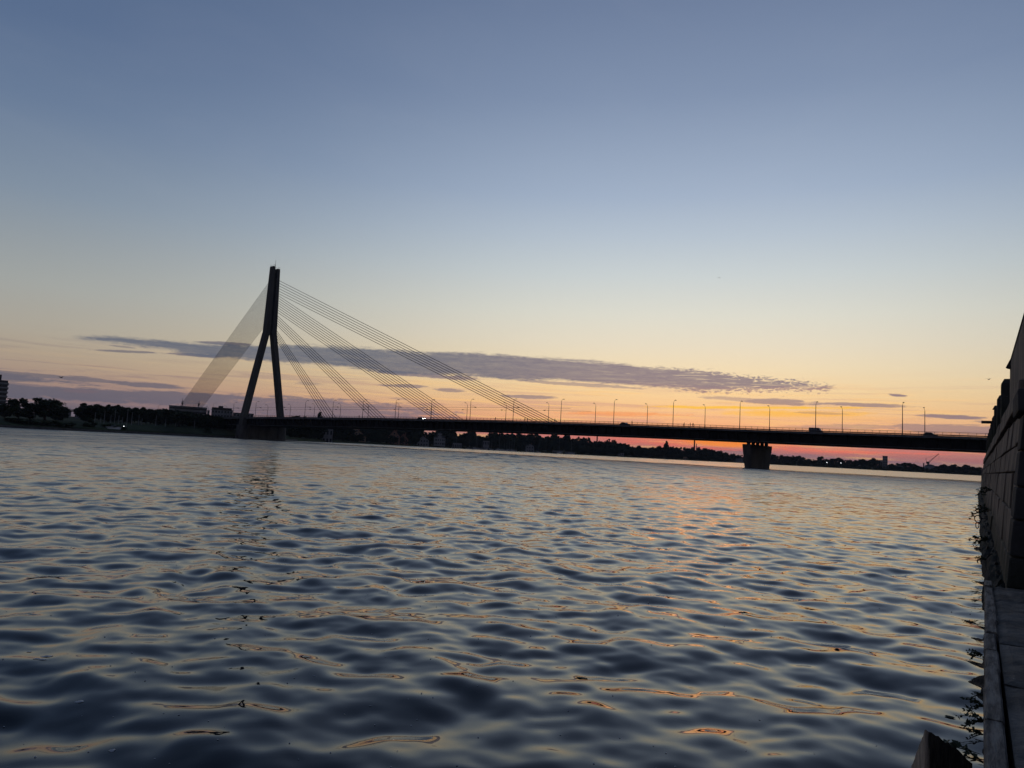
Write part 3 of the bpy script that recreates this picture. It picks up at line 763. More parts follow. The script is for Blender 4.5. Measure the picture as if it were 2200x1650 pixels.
R2 = [(1660, 20, 13), (1670, 22, 11), (1680, 21, 10), (1690, 19, 12), (1703, 22, 13), (1714, 22, 13), (1726, 19, 12), (1738, 17, 12), (1752, 16, 12), (1765, 21, 12), (1778, 17, 12), (1790, 22, 13), (1803, 21, 11), (1812, 20, 12), (1825, 20, 14),
      (1838, 20, 13), (1850, 21, 14), (1862, 22, 14), (1876, 23, 15), (1888, 20, 12), (1915, 15, 12), (1928, 18, 14), (1942, 20, 15), (1956, 19, 14), (1970, 14, 12), (1982, 12, 10), (2015, 14, 12), (2026, 19, 12), (2038, 20, 14), (2052, 21, 13), (2064, 19, 13),
      (2078, 20, 13), (2090, 20, 14), (2104, 19, 13)]
for px, hp, wp in R2:
    D = shore(px) + rt.uniform(10, 60); m = D * cos(bearing(px)) / 1550
    put(TREES, rt.choice([0, 1, 2, 4, 6]), px, D, (hp - 2) * m * rt.uniform(.82, 1.05), wp * m * rt.uniform(1.0, 1.7), 'small blue-dark tree on the far shore between the stone pier and the quay wall', 'tree', 'far shore trees right of the stone pier')
SKI = [(p, h) for p, h, w in SK]
for i in range(56):
    px = 900 + i * 12.7 + rt.uniform(-5, 5); D = shore(px) + rt.uniform(40, 75); m = D * cos(bearing(px)) / 1550
    put(TREES, rt.choice([0, 1, 2, 5, 6]), px, D, interp(px, SKI) * m * rt.uniform(.68, .9), rt.uniform(18, 30) * m, 'broad dim tree filling the dark mass behind the front row beyond the bridge', 'tree', 'rear trees filling the far skyline')
for i in range(46):
    px = 1655 + i * 10.2; D = shore(px) + rt.uniform(4, 9); m = D * cos(bearing(px)) / 1550
    put(BUSH, i % 2, px, D, rt.uniform(7, 11) * m, 14 * m, 'low dark shrub clump on the waterline right of the stone pier', 'bush', 'shrubs on the far shore right of the stone pier')

# ------------------------------------------------------------------ buildings
def building(name, px0, px1, D, top, wall, label, floors=3, cols=5, roof='flat', depth=12, cat='building', rmat='roof', base=None, band=False):
    a, b = at(px0, D), at(px1, D); w = (b - a).length; c = (a + b) / 2
    e = empty(name, (c.x, c.y, 0), atan2((b - a).y, (b - a).x))
    z0 = (land_z((px0 + px1) / 2, D) if base is None else base) - .5; h = top
    body = MB().box(-w / 2, w / 2, 0, depth, z0, h).build('wall', MAT[wall], e)
    wh = (h - z0 - 1) / floors; ww = w / cols
    for j in range(floors):
        for i in range(cols):
            x = -w / 2 + (i + .5) * ww; z = z0 + 1 + j * wh + wh * .3
            if band:
                continue
            fr = MB().box(x - ww * .3, x + ww * .3, -.06, .05, z - .08, z + wh * .5 + .08).build('window', MAT['white' if wall != 'white' else 'grey'], e)
            MB().box(x - ww * .25, x + ww * .25, -.09, -.062, z, z + wh * .5).build('pane', MAT['glass'], fr)
        if band:
            MB().box(-w / 2 + .3, w / 2 - .3, -.08, .02, z0 + 1 + j * wh + wh * .3, z0 + 1 + j * wh + wh * .78).build('window', MAT['glass'], e)
    if roof == 'flat':
        MB().box(-w / 2 - .2, w / 2 + .2, -.2, depth + .2, h + .003, h + .4).build('roof', MAT[rmat], e)
    else:
        rh = roof
        mb = MB(); mb.prism([(-w / 2 - .5, h), (w / 2 + .5, h), (w * .0, h + rh)], -.4, depth + .4); mb.build('roof', MAT[rmat], e)
    tag(e, label, cat); return e
# high-rise at the left edge, its right flank in view
def highrise():
    a, b = at(-70, 600), at(8.5, 600); w = (b - a).length; c = (a + b) / 2
    e = empty('high_rise', (c.x, c.y, 0), atan2((b - a).y, (b - a).x))
    MB().box(-w / 2, w / 2 - .3, 0, 22, 3, 30.4).build('wall', MAT['grey'], e)
    MB().box(-w / 2 + 4, w / 2 - 4.2, 2, 18, 30.41, 34.6).build('roof_storey', MAT['roof'], e)
    for k in range(9):
        z = 5 + k * 2.9
        MB().box(-w / 2 - .3, w / 2 + .3, -1.1, 21, z, z + .9).build('balcony', MAT['white'], e)
        MB().box(-w / 2 + .5, w / 2 - .31, -.1, .02, z + 1.0, z + 2.6).build('window', MAT['glass'], e)
    mb = MB()
    for z in (16.4, 18.4): mb.box(w / 2 + .31, w / 2 + 2.6, 1, 3, z, z + .5)
    mb.build('side_bracket', MAT['darkmetal'], e)
    tag(e, 'tall banded apartment high-rise cut by the left edge of the picture', 'high-rise')
highrise()
building('office_block', 358, 440, 650, 23.0, 'white', 'long pale flat office block above the trees behind the back-stay cables', 4, 12, 'flat', band=True, rmat='grey')
building('office_block', 441, 446, 640, 20.5, 'grey', 'narrow grey stair block attached beside the long pale office block', 4, 1)
building('apartment_block', 450, 496, 570, 19.6, 'grey', 'grey apartment block with stepped dark roof left of the tower', 4, 7)
e = building('apartment_block', 497, 541, 555, 17.6, 'grey', 'lower dark apartment block partly behind the tower leg', 4, 6)
mb = MB(); mb.box(-13, 12, 2, 10, 0, 1.6); mb.box(-5, 1, 3, 9, 1.6, 3.0)
c = at(473, 571); o = mb.build('roof_plant_room', MAT['roof']); o.location = (c.x, c.y, 20.02); o.rotation_euler = (0, 0, 0.39); o.scale = (.55, .8, .9)
tag(o, 'dark stepped plant room on the roof of the grey apartment block', 'plant room')
for px, D, z0, z1, lab in ((386, 652, 23.2, 30, 'radio mast with short cross arms on the pale office block, left one'), (421.5, 652, 23.2, 29, 'thicker radio mast on the pale office block, right one')):
    mb = MB(); mb.tube([(0, 0, z0 - .1), (0, 0, z1)], [.35, .12], 6); mb.box(-1.2, 1.2, -.1, .1, z1 - 2.8, z1 - 2.5); mb.box(-.9, .9, -.1, .1, z1 - 3.9, z1 - 3.6); mb.box(-.6, .6, -.4, .4, z0 + 1.5, z0 + 3.0)
    o = mb.build('radio_mast', MAT['darkmetal']); p = at(px, D); o.location = (p.x, p.y, 0); tag(o, lab, 'mast')
building('terrace_row', 158, 178, 520, 12.0, 'grey', 'pale row of houses between the biggest tree and the lone rounded tree', 3, 5, 3.0)
building('terrace_row', 122, 150, 560, 12.2, 'grey', 'dark roofed houses far behind the biggest tree', 3, 6, 1.6)
# houses beyond the deck
def gable_house(px, D, w, eave, ridge, wall, rmat, label, floors=3, cols=5, depth=14, rot=0.0):
    c = at(px, D); a = bearing(px); e = empty('gabled_house', (c.x, c.y, 0), -a + rot)
    z0 = land_z(px, D) - .5
    poly = [(-w / 2, z0), (w / 2, z0), (w / 2, eave), (0, ridge), (-w / 2, eave)]
    MB().prism(poly, 0, depth).build('wall', MAT[wall], e)
    mb = MB()
    for s in (-1, 1):
        x0, x1 = s * (w / 2 + .6), 0
        sl = (ridge - eave) / (w / 2)
        mb.hexa([(x0, -.6, eave - .6 * sl + .02), (x1, -.6, ridge + .02), (x1, depth + .6, ridge + .02), (x0, depth + .6, eave - .6 * sl + .02),
                 (x0, -.6, eave - .6 * sl + .4), (x1, -.6, ridge + .4), (x1, depth + .6, ridge + .4), (x0, depth + .6, eave - .6 * sl + .4)])
    rf = mb.build('roof', MAT[rmat], e)
    MB().box(w * .15, w * .15 + .9, depth * .4, depth * .4 + .9, ridge - (ridge - eave) * .4, ridge + 1.2).build('chimney', MAT['brick'], rf)
    fh = (ridge - z0) / (floors + .8)
    for j in range(floors):
        z = z0 + .8 + j * fh; half = w / 2 if z + fh * .6 < eave else (ridge - z - fh * .6) / (ridge - eave) * w / 2
        n = max(1, int(round(cols * half / (w / 2))))
        for i in range(n):
            x = (i - (n - 1) / 2) * (w / cols) * .9
            fr = MB().box(x - .75, x + .75, -.07, .03, z + .1, z + fh * .55).build('window', MAT['white'], e)
            MB().box(x - .6, x + .6, -.1, -.072, z + .22, z + fh * .55 - .12).build('pane', MAT['glass'], fr)
    tag(e, label, 'house'); return e
gable_house(762, 745, 22, 6.5, 16.5, 'ochre', 'redroof', 'wide ochre house with a big triangular gable and white windows under the deck', 4, 7)
building('timber_pavilion', 692, 714, 640, 11.2, 'grey', 'box house with large white framed windows just right of the tower foundation', 2, 3)
gable_house(846, 800, 13, 9, 17, 'brick', 'redroof', 'tall narrow reddish gabled house under the deck', 4, 3)
gable_house(866, 815, 11, 7, 13.5, 'brick', 'redroof', 'smaller reddish house right of the tall narrow gabled one', 3, 3)
gable_house(908, 838, 14, 7.5, 12.0, 'grey', 'roof', 'pale grey house among trees left of the white villa', 2, 4)
# white villa with small tower
c = at(944, 838); e = empty('white_villa', (c.x, c.y, 0), -bearing(944))
MB().box(-6.6, 6.4, 0, 10, 1.5, 11.2).build('wall', MAT['white'], e)
MB().hexa([(-7.2, -.5, 11.21), (7, -.5, 11.21), (7, 10.5, 11.21), (-7.2, 10.5, 11.21), (-3.5, 3, 13.2), (3.5, 3, 13.2), (3.5, 8, 13.2), (-3.5, 8, 13.2)]).build('roof', MAT['roof'], e)
MB().box(-2.6, 2.4, -.6, 4.4, 1.5, 16.2).build('stair_tower', MAT['white'], e)
MB().hexa([(-3, -1, 16.21), (2.8, -1, 16.21), (2.8, 4.8, 16.21), (-3, 4.8, 16.21), (-.4, 1.6, 18.0), (.2, 1.6, 18.0), (.2, 2.2, 18.0), (-.4, 2.2, 18.0)]).build('tower_roof', MAT['roof'], e)
for z in (3.5, 7.6):
    for x in (-5.2, -3.6, -1.6, 1.2, 3.4, 5.0):
        y = -.62 if -2.6 < x < 2.4 else -.02
        MB().box(x - .5, x + .5, y - .03, y, z, z + 1.9).build('window', MAT['glass'], e)
for x in (-1.5, 1.2): MB().box(x - .5, x + .5, -.65, -.62, 13, 14.4).build('window', MAT['glass'], e)
tag(e, 'white villa with a small square tower among the trees beyond the bridge', 'house')
building('boat_house', 972, 992, 860, 6.2, 'grey', 'low pale boat house with a terrace right of the white villa', 1, 5)
building('yacht_club', 1037, 1051, 885, 11, 'grey', 'pale clubhouse behind the yacht masts', 2, 4)
gable_house(1138, 930, 11, 7.5, 10.5, 'grey', 'roof', 'pale gabled house among trees right of the yachts', 2, 3)
building('jetty_shed', 1187, 1209, 945, 3.6, 'white', 'long low white floating shed at the waterline beyond the bridge, left one', 1, 6)
building('jetty_shed', 1214, 1235, 955, 3.0, 'grey', 'low grey floating shed next to the long white one', 1, 5)
building('waterfront_hut', 1325, 1340, 1003, 5.0, 'white', 'small pale hut at the far waterline below the slim chimneys', 1, 3)
gable_house(1376, 1045, 9, 6, 10, 'white', 'roof', 'small white gabled hut left of the tallest spreading tree', 1, 2)
building('warehouse', 1468, 1476, 1070, 4.5, 'ochre', 'tiny ochre hut at the waterline left of the striped chimney', 1, 2)
building('warehouse', 1555, 1596, 1200, 7.0, 'grey', 'long grey warehouse at the waterline left of the stone pier', 2, 12)
building('warehouse', 1778, 1828, 1270, 6.4, 'ochre', 'long pale low warehouse between two bright lamps on the far shore', 1, 14)
building('silo_block', 1896, 1907, 1290, 22.5, 'grey', 'tall grey grain block standing above the far trees', 5, 3)
building('silo_block', 1891, 1897, 1275, 15.5, 'white', 'narrow white wall block in front of the tall grey grain block', 1, 1, base=1)
building('warehouse', 1908, 1940, 1275, 8.5, 'grey', 'grey shed right of the tall grey grain block', 2, 8)
# storage tank and crane
c = at(1998, 1280); e = empty('storage_tank', (c.x, c.y, 0))
MB().tube([(0, 0, 1), (0, 0, 10.5)], 7.2, 24).build('tank_wall', MAT['grey'], e)
MB().tube([(0, 0, 10.5), (0, 0, 12.2), (0, 0, 13.0)], [7.2, 4.5, .6], 24).build('domed_roof', MAT['roof'], e)
tag(e, 'round domed storage tank on the far shore below the crane jib', 'tank')
c = at(1994, 1300); e = empty('harbour_crane', (c.x, c.y, 0), -.45)
MB().tube([(0, 0, 1), (0, 0, 14)], [2.4, 1.2], 8).build('mast', MAT['darkmetal'], e)
MB().box(-2.5, 1.8, -1.5, 1.5, 14, 17).build('cab', MAT['darkmetal'], e)
mb = MB()
A, B = Vector((1, 0, 15.5)), Vector((14.5, 0, 30))
for dy in (-.7, .7):
    mb.tube([A + Vector((0, dy, 0)), B], .26, 5); mb.tube([A + Vector((-.8, dy, 1.4)), B + Vector((0, 0, .3))], .2, 5)
for k in range(12):
    t = k / 12; p = A.lerp(B, t); mb.tube([p + Vector((0, -.6 * (1 - t), 0)), p + Vector((-.7 * (1 - t), .6 * (1 - t), 1.2 * (1 - t)))], .12, 4)
mb.build('jib', MAT['darkmetal'], e)
mb = MB(); mb.tube([(-2, 0, 17), (-3.2, 0, 22)], .25, 5); mb.tube([(-3.2, 0, 22), tuple(B)], .1, 4); mb.tube([tuple(B), (14.5, 0, 20)], .1, 4)
mb.build('stay_frame', MAT['darkmetal'], e)
tag(e, 'harbour crane with a slanting jib on the far shore', 'crane')
MAT['redpaint'] = material('red_paint', (.45, .05, .04), None, 1, .7)
def chimney(px, D, top, r, label, red=False, cap=False):
    c = at(px, D); e = empty('factory_chimney', (c.x, c.y, 0))
    MB().tube([(0, 0, 1), (0, 0, top - (4 if red else 0))], [r * 1.35, r], 12).build('stack', MAT['roof'], e)
    if red: MB().tube([(0, 0, top - 3.99), (0, 0, top)], [r * 1.02, r], 12).build('painted_top', MAT['redpaint'], e)
    if cap: MB().tube([(0, 0, top - 2), (0, 0, top - 1.2), (0, 0, top + .2)], [r, r * 1.9, r * 1.9], 10).build('tank_head', MAT['roof'], e)
    tag(e, label, 'chimney')
chimney(1281.5, 1060, 27.5, .9, 'short square-topped chimney above the skyline trees behind the deck, left one')
chimney(1308, 1070, 25, .7, 'slim water tower with a wider head in the skyline trees', cap=True)
chimney(1491, 1250, 36, 1.15, 'tall chimney with a red top rising over the far skyline', red=True)
chimney(1495.5, 1250, 28, .55, 'thin lower chimney just right of the red-topped one')
chimney(1984.5, 1300, 14.5, .8, 'stubby chimney left of the domed storage tank')

# ------------------------------------------------------------------ slim poles on the island and lit lamps
MAT['whitelamp'] = emitter('lamp_glow', (.95, .97, 1.0), 7)
def pole(px, D, top, label, group=None, lit=False, head=False):
    c = at(px, D); z0 = land_z(px, D); e = empty('lamp_pole', (c.x, c.y, z0))
    MB().tube([(0, 0, -.3), (0, 0, top)], [.16, .09], 6).build('pole', MAT['palemetal'], e)
    if head or lit:
        MB().tube([(0, 0, top - .1), (-1.3, 0, top + .5)], .07, 5).build('arm', MAT['palemetal'], e)
        o = MB(); o.box(-2.0, -1.2, -.25, .25, top + .35, top + .6)
        if lit: o = MB(); lr = .15 if px < 400 else .38; o.tube([(-1.2, 0, top + .3), (-1.2, 0, top + .3 + lr * 1.3)], [lr, lr], 10)
        o.build('lamp_head', MAT['whitelamp'] if lit else MAT['palemetal'], e)
    tag(e, label, 'lamp post', group); return e
MAT['palemetal'] = material('galvanised_pole', (.26, .26, .27), (.2, .2, .2), .5, .7)
gp = 'slim pale poles in front of the island trees'
for px, ty in ((202, 12), (214.5, 6), (222, 14.5), (236, 9.5), (244.5, 15), (253, 10), (261, 8), (281, 14.8), (296, 10.5), (303, 8.5), (333, 13), (354, 9), (376, 11), (416, 11)):
    pole(px, shore(px) + rt.uniform(14, 22), ty * .44, 'slim pale pole standing in front of the tree belt left of the tower', gp)
pole(271, 412, 9.5, 'slim pole behind the bright white light on the left bank')
pole(270.8, 409, .9, 'low bright white lamp glowing on the left bank below the trees', lit=True)
pole(71.5, 415, 9.2, 'lone lamp post with a short arm against the sky left of the biggest tree', head=True)
pole(1778, 1252, 6.5, 'bright lamp on the far shore left of the stone tank, left one of two', lit=True)
pole(1808, 1252, 6.8, 'bright lamp on the far shore, right one of two above the low warehouse', lit=True)
pole(680, 632, 5.5, 'small lamp post under the deck by the box house', head=True)

# ------------------------------------------------------------------ yachts
def make_yacht():
    e = empty('moored_yacht')
    mb = MB(); secs = []
    for x, w, zt_, zk in ((-4.5, 1.1, .95, .2), (-2, 1.45, .9, -.1), (1, 1.4, .95, -.15), (3.4, .8, 1.05, 0), (4.8, .06, 1.15, .5)):
        secs.append([(x, -w, zt_), (x, -w * .75, zk + .2), (x, 0, zk - .2), (x, w * .75, zk + .2), (x, w, zt_)])
    vs = [p for s in secs for p in s]; fs = [(i * 5 + j, i * 5 + j + 1, (i + 1) * 5 + j + 1, (i + 1) * 5 + j) for i in range(4) for j in range(4)] + [(i * 5 + 4, i * 5, (i + 1) * 5, (i + 1) * 5 + 4) for i in range(4)] + [(0, 1, 2, 3, 4)]
    mb.add(vs, fs); mb.build('hull', MAT['paleboat'], e)
    MB().hexa([(-2.4, -.9, .9), (1.8, -.7, .95), (1.8, .7, .95), (-2.4, .9, .9), (-2.2, -.75, 1.5), (1.0, -.5, 1.4), (1.0, .5, 1.4), (-2.2, .75, 1.5)]).build('cabin', MAT['paleboat'], e)
    MB().tube([(.8, 0, .9), (.8, 0, 14)], [.13, .09], 6).build('mast', MAT['palemetal'], e)
    MB().tube([(.8, 0, 2.1), (-3.4, 0, 2.2)], .14, 6).build('boom', MAT['palemetal'], e)
    mb = MB(); mb.tube([(4.6, 0, 1.2), (.8, 0, 13.5)], .025, 3); mb.tube([(-4.4, 0, 1), (.8, 0, 13.8)], .025, 3); mb.build('rigging', MAT['darkmetal'], e)
    return e
yp = None
for i, (px, hm) in enumerate([(979, 15.5), (1007, 11), (1021, 18.5), (1026, 12), (1034, 11), (1045, 12), (1054.5, 13), (1071.5, 18), (1082, 13), (1089, 13), (1093, 15), (1099, 16), (1103, 14), (1131, 12), (1156, 12), (1202, 19), (1225.5, 17)]):
    D = shore(px) - rt.uniform(5, 16)
    if yp is None: o = yp = make_yacht()
    else: o = copy_tree(yp)
    p = at(px, D); s = hm / 14; o.location = (p.x, p.y, 0); o.scale = (min(s, 1.15), min(s, 1.15), s)
    o.rotation_euler = (0, 0, rt.choice([0, pi]) + rt.uniform(-.5, .5) + 1.2 * (i % 2))
    if px == 1202: tag(o, 'moored yacht with a mast reaching the bottom of the deck, right of the main cluster', 'yacht')
    elif px == 1225.5: tag(o, 'rightmost moored yacht with a tall thin mast crossing the pink sky', 'yacht')
    elif px == 979: tag(o, 'leftmost moored yacht, in front of the low boat house', 'yacht')
    elif px == 1021: tag(o, 'moored yacht with the tallest mast of those left of the clubhouse', 'yacht')
    elif px == 1071.5: tag(o, 'moored yacht with one tall mast between two thick skyline trees', 'yacht')
    else:
        tag(o, 'pale moored yacht with bare mast along the far shore beyond the bridge', 'yacht', 'moored yachts beyond the bridge')
c = at(245, 388); e = empty('motor_boat', (c.x, c.y, 1.9 + 2.6), .9)
MB().hexa([(-3.4, -1, 0), (2.6, -.9, 0), (2.6, .9, 0), (-3.4, 1, 0), (-3.5, -1.25, 1.1), (3.7, -.3, 1.3), (3.7, .3, 1.3), (-3.5, 1.25, 1.1)]).build('hull', MAT['paleboat'], e)
MB().hexa([(-2, -.9, 1.12), (1.2, -.8, 1.15), (1.2, .8, 1.15), (-2, .9, 1.12), (-1.8, -.7, 1.9), (.3, -.6, 1.9), (.3, .6, 1.9), (-1.8, .7, 1.9)]).build('cabin', MAT['glass'], e)
tag(e, 'pale motor boat laid up on the left bank near the bright lamp', 'boat')
e.location = at(245, 402, land_z(245, 402))

# birds
for (px, py, D, lab, rz) in ((131, 811, 70, 'small bird in flight low over the left bank clouds', .4), (2124, 815, 80, 'tiny bird in flight close to the quay pillars', -.5), (1545, 597, 110, 'tiny bird high in the pale sky right of centre', .2)):
    d = cam.matrix_world.to_3x3() @ Vector(((px - 1100) / 1550, (825 - py) / 1550, -1)); d *= D / hypot(d.x, d.y)
    mb = MB()
    mb.tube([(-.16, 0, 0), (-.06, 0, 0), (.06, 0, .01), (.13, 0, .02), (.19, 0, .02)], [.01, .035, .04, .025, .008], 8)
    for s in (-1, 1):
        mb.add([(-.05, s * .03, .01), (.06, s * .03, .02), (.02, s * .2, .10), (-.05, s * .19, .09), (-.08, s * .38, .03)], [(0, 1, 2, 3), (3, 2, 4)])
    mb.add([(-.15, -.02, 0), (-.15, .02, 0), (-.24, .05, 0), (-.24, -.05, 0)], [(0, 1, 2, 3)])
    o = mb.build('bird', MAT['feather']); o.location = (d.x, d.y, CAM_Z + d.z); o.rotation_euler = (0, .1, rz + 1.0); tag(o, lab, 'bird')

# ------------------------------------------------------------------ quay on the right.  local frame: x along the quay, y = -n (river side +), z up
QA = radians(90 - 32.92)
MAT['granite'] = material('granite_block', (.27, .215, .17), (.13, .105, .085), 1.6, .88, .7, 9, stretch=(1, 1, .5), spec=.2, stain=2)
MAT['granite_dark'] = material('granite_shaded_stained', (.075, .07, .068), (.04, .038, .036), 1.2, .9, .6, 8, spec=.15, stain=2)  # darker granite copy, shade on the side toward the camera put into its colour
MAT['ledge'] = material('ledge_stone', (.22, .20, .175), (.09, .082, .072), 2.5, .85, .8, 14, stretch=(1, 1, 1), stain=1)
MAT['oldwood'] = material('weathered_wood', (.40, .36, .31), (.11, .098, .085), 9, .9, .9, 30, stretch=(.35, 2.2, 2.2))
MAT['pilewood'] = material('pile_wood', (.48, .39, .30), (.06, .05, .04), 14, .9, .8, 30, stretch=(2.6, 2.6, .22))
MAT['algae'] = material('wet_algae_stone', (.05, .05, .04), (.012, .014, .012), 5, .85, 1.0, 14)
def Q(s, n, z): return (s, -n, z)
def nface(h): return .41 + .09 * h            # battered river face, h measured from eye height
def qroot(name, label, cat, group=None):
    e = empty(name, (0, 0, 0), QA); tag(e, label, cat, group); return e
rq = random.Random(5)
wall = qroot('quay_wall', 'massive dark granite quay wall with slanting face at the right edge', 'quay wall')
Z0 = CAM_Z
def course(mb, s0, s1, h0, h1, joint, depth=.5, prot=0.0, jit=.012):
    """one course of blocks on the battered face"""
    s = s0; J = lambda: rq.uniform(-.014, .014)
    while s < s1 - .05:
        e_ = min(s + joint * rq.uniform(.8, 1.25), s1)
        if s1 - e_ < .4: e_ = s1
        p = prot + rq.uniform(-jit, jit)
        a0, a1 = nface(h0) - p, nface(h1) - p
        g = .008
        mb.hexa([Q(s + g, a0 + J(), Z0 + h0 + g + abs(J())), Q(s + g, a0 + depth, Z0 + h0 + g), Q(e_ - g, a0 + depth, Z0 + h0 + g), Q(e_ - g - abs(J()), a0 + J(), Z0 + h0 + g),
                 Q(s + g + abs(J()), a1 + J(), Z0 + h1 - g), Q(s + g, a1 + depth, Z0 + h1 - g), Q(e_ - g, a1 + depth, Z0 + h1 - g), Q(e_ - g, a1 + J(), Z0 + h1 - g - abs(J()))])
        s = e_
S0, S1 = 10.5, 78
lev = [(-1.5, -1.02), (-1.02, -.45), (-.45, .05), (.05, .42), (.42, .86)]
mb = MB()
for i, (a, b) in enumerate(lev): course(mb, S0 + .01, S1, a, b, 1.7)
mb.build('face_block', MAT['granite'], wall, bevel=.02)['kind'] = 'thing'
mb = MB(); a, b = -2.3, 1.28
mb.hexa([Q(S0 + .4, nface(a) + .06, Z0 + a), Q(S0 + .4, 6, Z0 + a), Q(S1 - .1, 6, Z0 + a), Q(S1 - .1, nface(a) + .06, Z0 + a),
         Q(S0 + .4, nface(b) + .06, Z0 + b), Q(S0 + .4, 6, Z0 + b), Q(S1 - .1, 6, Z0 + b), Q(S1 - .1, nface(b) + .06, Z0 + b)])
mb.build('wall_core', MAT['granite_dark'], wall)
mb = MB(); course(mb, S0 + 1.2, S1, .93, 1.3, 2.4, depth=.6, prot=.045)
mb.build('coping', MAT['granite'], wall, bevel=.025)
# end buttress facing the camera, with projecting cap
mb = MB(); zz = [-1.28, -.92, -.5, -.12, .3, .72]
for a, b in zip(zz[:-1], zz[1:]):
    p0, p1 = nface(a) - .02, nface(b) - .02
    jj = rq.uniform(-.012, .012); g = .01
    x = 0
    for wd in (.9, 1.1, 1.3):
        mb.hexa([Q(S0 - .35 + jj, p0 + x, Z0 + a + g), Q(S0 + .42, p0 + x, Z0 + a + g), Q(S0 + .42, p0 + x + wd - g, Z0 + a + g), Q(S0 - .35 + jj, p0 + x + wd - g, Z0 + a + g),
                 Q(S0 - .35 + jj, p1 + x, Z0 + b - g), Q(S0 + .42, p1 + x, Z0 + b - g), Q(S0 + .42, p1 + x + wd - g, Z0 + b - g), Q(S0 - .35 + jj, p1 + x + wd - g, Z0 + b - g)])
        x += wd
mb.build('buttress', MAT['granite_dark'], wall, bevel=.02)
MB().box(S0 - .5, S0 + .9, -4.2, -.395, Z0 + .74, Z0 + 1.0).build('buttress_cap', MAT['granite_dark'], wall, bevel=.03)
# tall parapet section with cornice
def parapet():
    mb = MB(); a, b = 1.31, 2.44; s0, s1 = 10.6, 19.0
    n0, n1 = .60, .62
    for k in range(6):
        u0, u1 = s0 + (s1 - s0) * k / 6 + .008, s0 + (s1 - s0) * (k + 1) / 6 - .008
        mb.hexa([Q(u0, n0, Z0 + a), Q(u0, n0 + .5, Z0 + a), Q(u1, n0 + .5, Z0 + a), Q(u1, n0, Z0 + a), Q(u0, n1, Z0 + b), Q(u0, n1 + .5, Z0 + b), Q(u1, n1 + .5, Z0 + b), Q(u1, n1, Z0 + b)])
    e = qroot('parapet_wall', 'tall solid granite parapet on the quay wall at the right edge', 'parapet')
    mb.build('panel', MAT['granite'], e, bevel=.015)
    mb = MB(); mb.hexa([Q(s0, n1 - .02, Z0 + b + .003), Q(s0, n1 + .56, Z0 + b + .003), Q(s1 + .05, n1 + .56, Z0 + b + .003), Q(s1 + .05, n1 - .02, Z0 + b + .003),
                        Q(s0, n1 + .12, Z0 + b + .2), Q(s0, n1 + .42, Z0 + b + .2), Q(s1 + .05, n1 + .42, Z0 + b + .2), Q(s1 + .05, n1 + .12, Z0 + b + .2)])
    # broken cornice lip at the far end
    mb.hexa([Q(18.5, n1 - .10, Z0 + b - .16), Q(18.5, n1 + .2, Z0 + b - .16), Q(19.1, n1 + .2, Z0 + b - .16), Q(19.1, n1 - .06, Z0 + b - .10),
             Q(18.5, n1 + .0, Z0 + b + .06), Q(18.5, n1 + .2, Z0 + b + .1), Q(19.1, n1 + .2, Z0 + b + .1), Q(19.1, n1 + .02, Z0 + b + .04)])
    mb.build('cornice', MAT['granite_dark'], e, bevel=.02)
parapet()
gpp = 'granite pillars along the quay wall'
names = {0: 'granite pillar on the quay wall next to the tall parapet', 1: 'second granite pillar on the quay wall beyond the tall parapet', 2: 'third granite pillar on the quay wall, with a chipped corner on top',
         3: 'granite pillar carrying a small horizontal lamp box, fourth from the parapet'}
for k in range(9):
    s = 24.2 + k * 4.95
    e = empty('stone_pillar', (cos(QA) * s + sin(QA) * .58, sin(QA) * s - cos(QA) * .58, Z0 + 1.3), QA)
    hh = 1.36 + (.05 if k == 2 else 0)
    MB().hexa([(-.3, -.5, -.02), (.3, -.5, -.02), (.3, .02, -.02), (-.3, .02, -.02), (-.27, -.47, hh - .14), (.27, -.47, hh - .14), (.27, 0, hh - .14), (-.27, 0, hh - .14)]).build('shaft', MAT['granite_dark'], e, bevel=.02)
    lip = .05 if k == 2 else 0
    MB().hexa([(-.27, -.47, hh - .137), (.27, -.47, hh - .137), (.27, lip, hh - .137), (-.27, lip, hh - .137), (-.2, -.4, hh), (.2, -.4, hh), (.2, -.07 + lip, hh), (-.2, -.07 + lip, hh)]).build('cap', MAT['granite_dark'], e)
    if k == 3: MB().box(-.1, .1, .0, .40, 1.0, 1.12).build('lamp_box', MAT['darkmetal'], e)
    tag(e, names.get(k, 'distant granite pillar on the far stretch of the quay wall'), 'pillar', None if k in names else gpp)
mb = MB()
for k in range(8):
    s = 24.2 + k * 4.95
    for z in (.45, .9): mb.tube([Q(s + .28, .8, Z0 + 1.3 + z), Q(s + 4.67, .8, Z0 + 1.3 + z)], .03, 6)
o = mb.build('pillar_rail', MAT['darkmetal']); o.rotation_euler = (0, 0, QA); tag(o, 'iron rails strung between the granite pillars on the quay wall', 'railing')
# promenade ground behind the wall, and the rear wall behind the landing
o = MB().add([Q(S0 + .5, 1.05, Z0 + 1.29), Q(S1 + 200, 1.05, Z0 + 1.29), Q(S1 + 200, 400, Z0 + 1.29), Q(-200, 400, Z0 + 1.29), Q(-200, 3.6, Z0 + 1.29), Q(S0 + .5, 3.6, Z0 + 1.29)], [(0, 1, 2, 3, 4, 5)]).build('promenade', MAT['ledge'])
o.rotation_euler = (0, 0, QA); tag(o, kind='structure', label='stone promenade on top of the quay')
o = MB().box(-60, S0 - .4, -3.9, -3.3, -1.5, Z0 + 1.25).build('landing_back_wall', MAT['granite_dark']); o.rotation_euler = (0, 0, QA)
tag(o, 'dark stone wall behind the quayside landing at the right', 'wall')
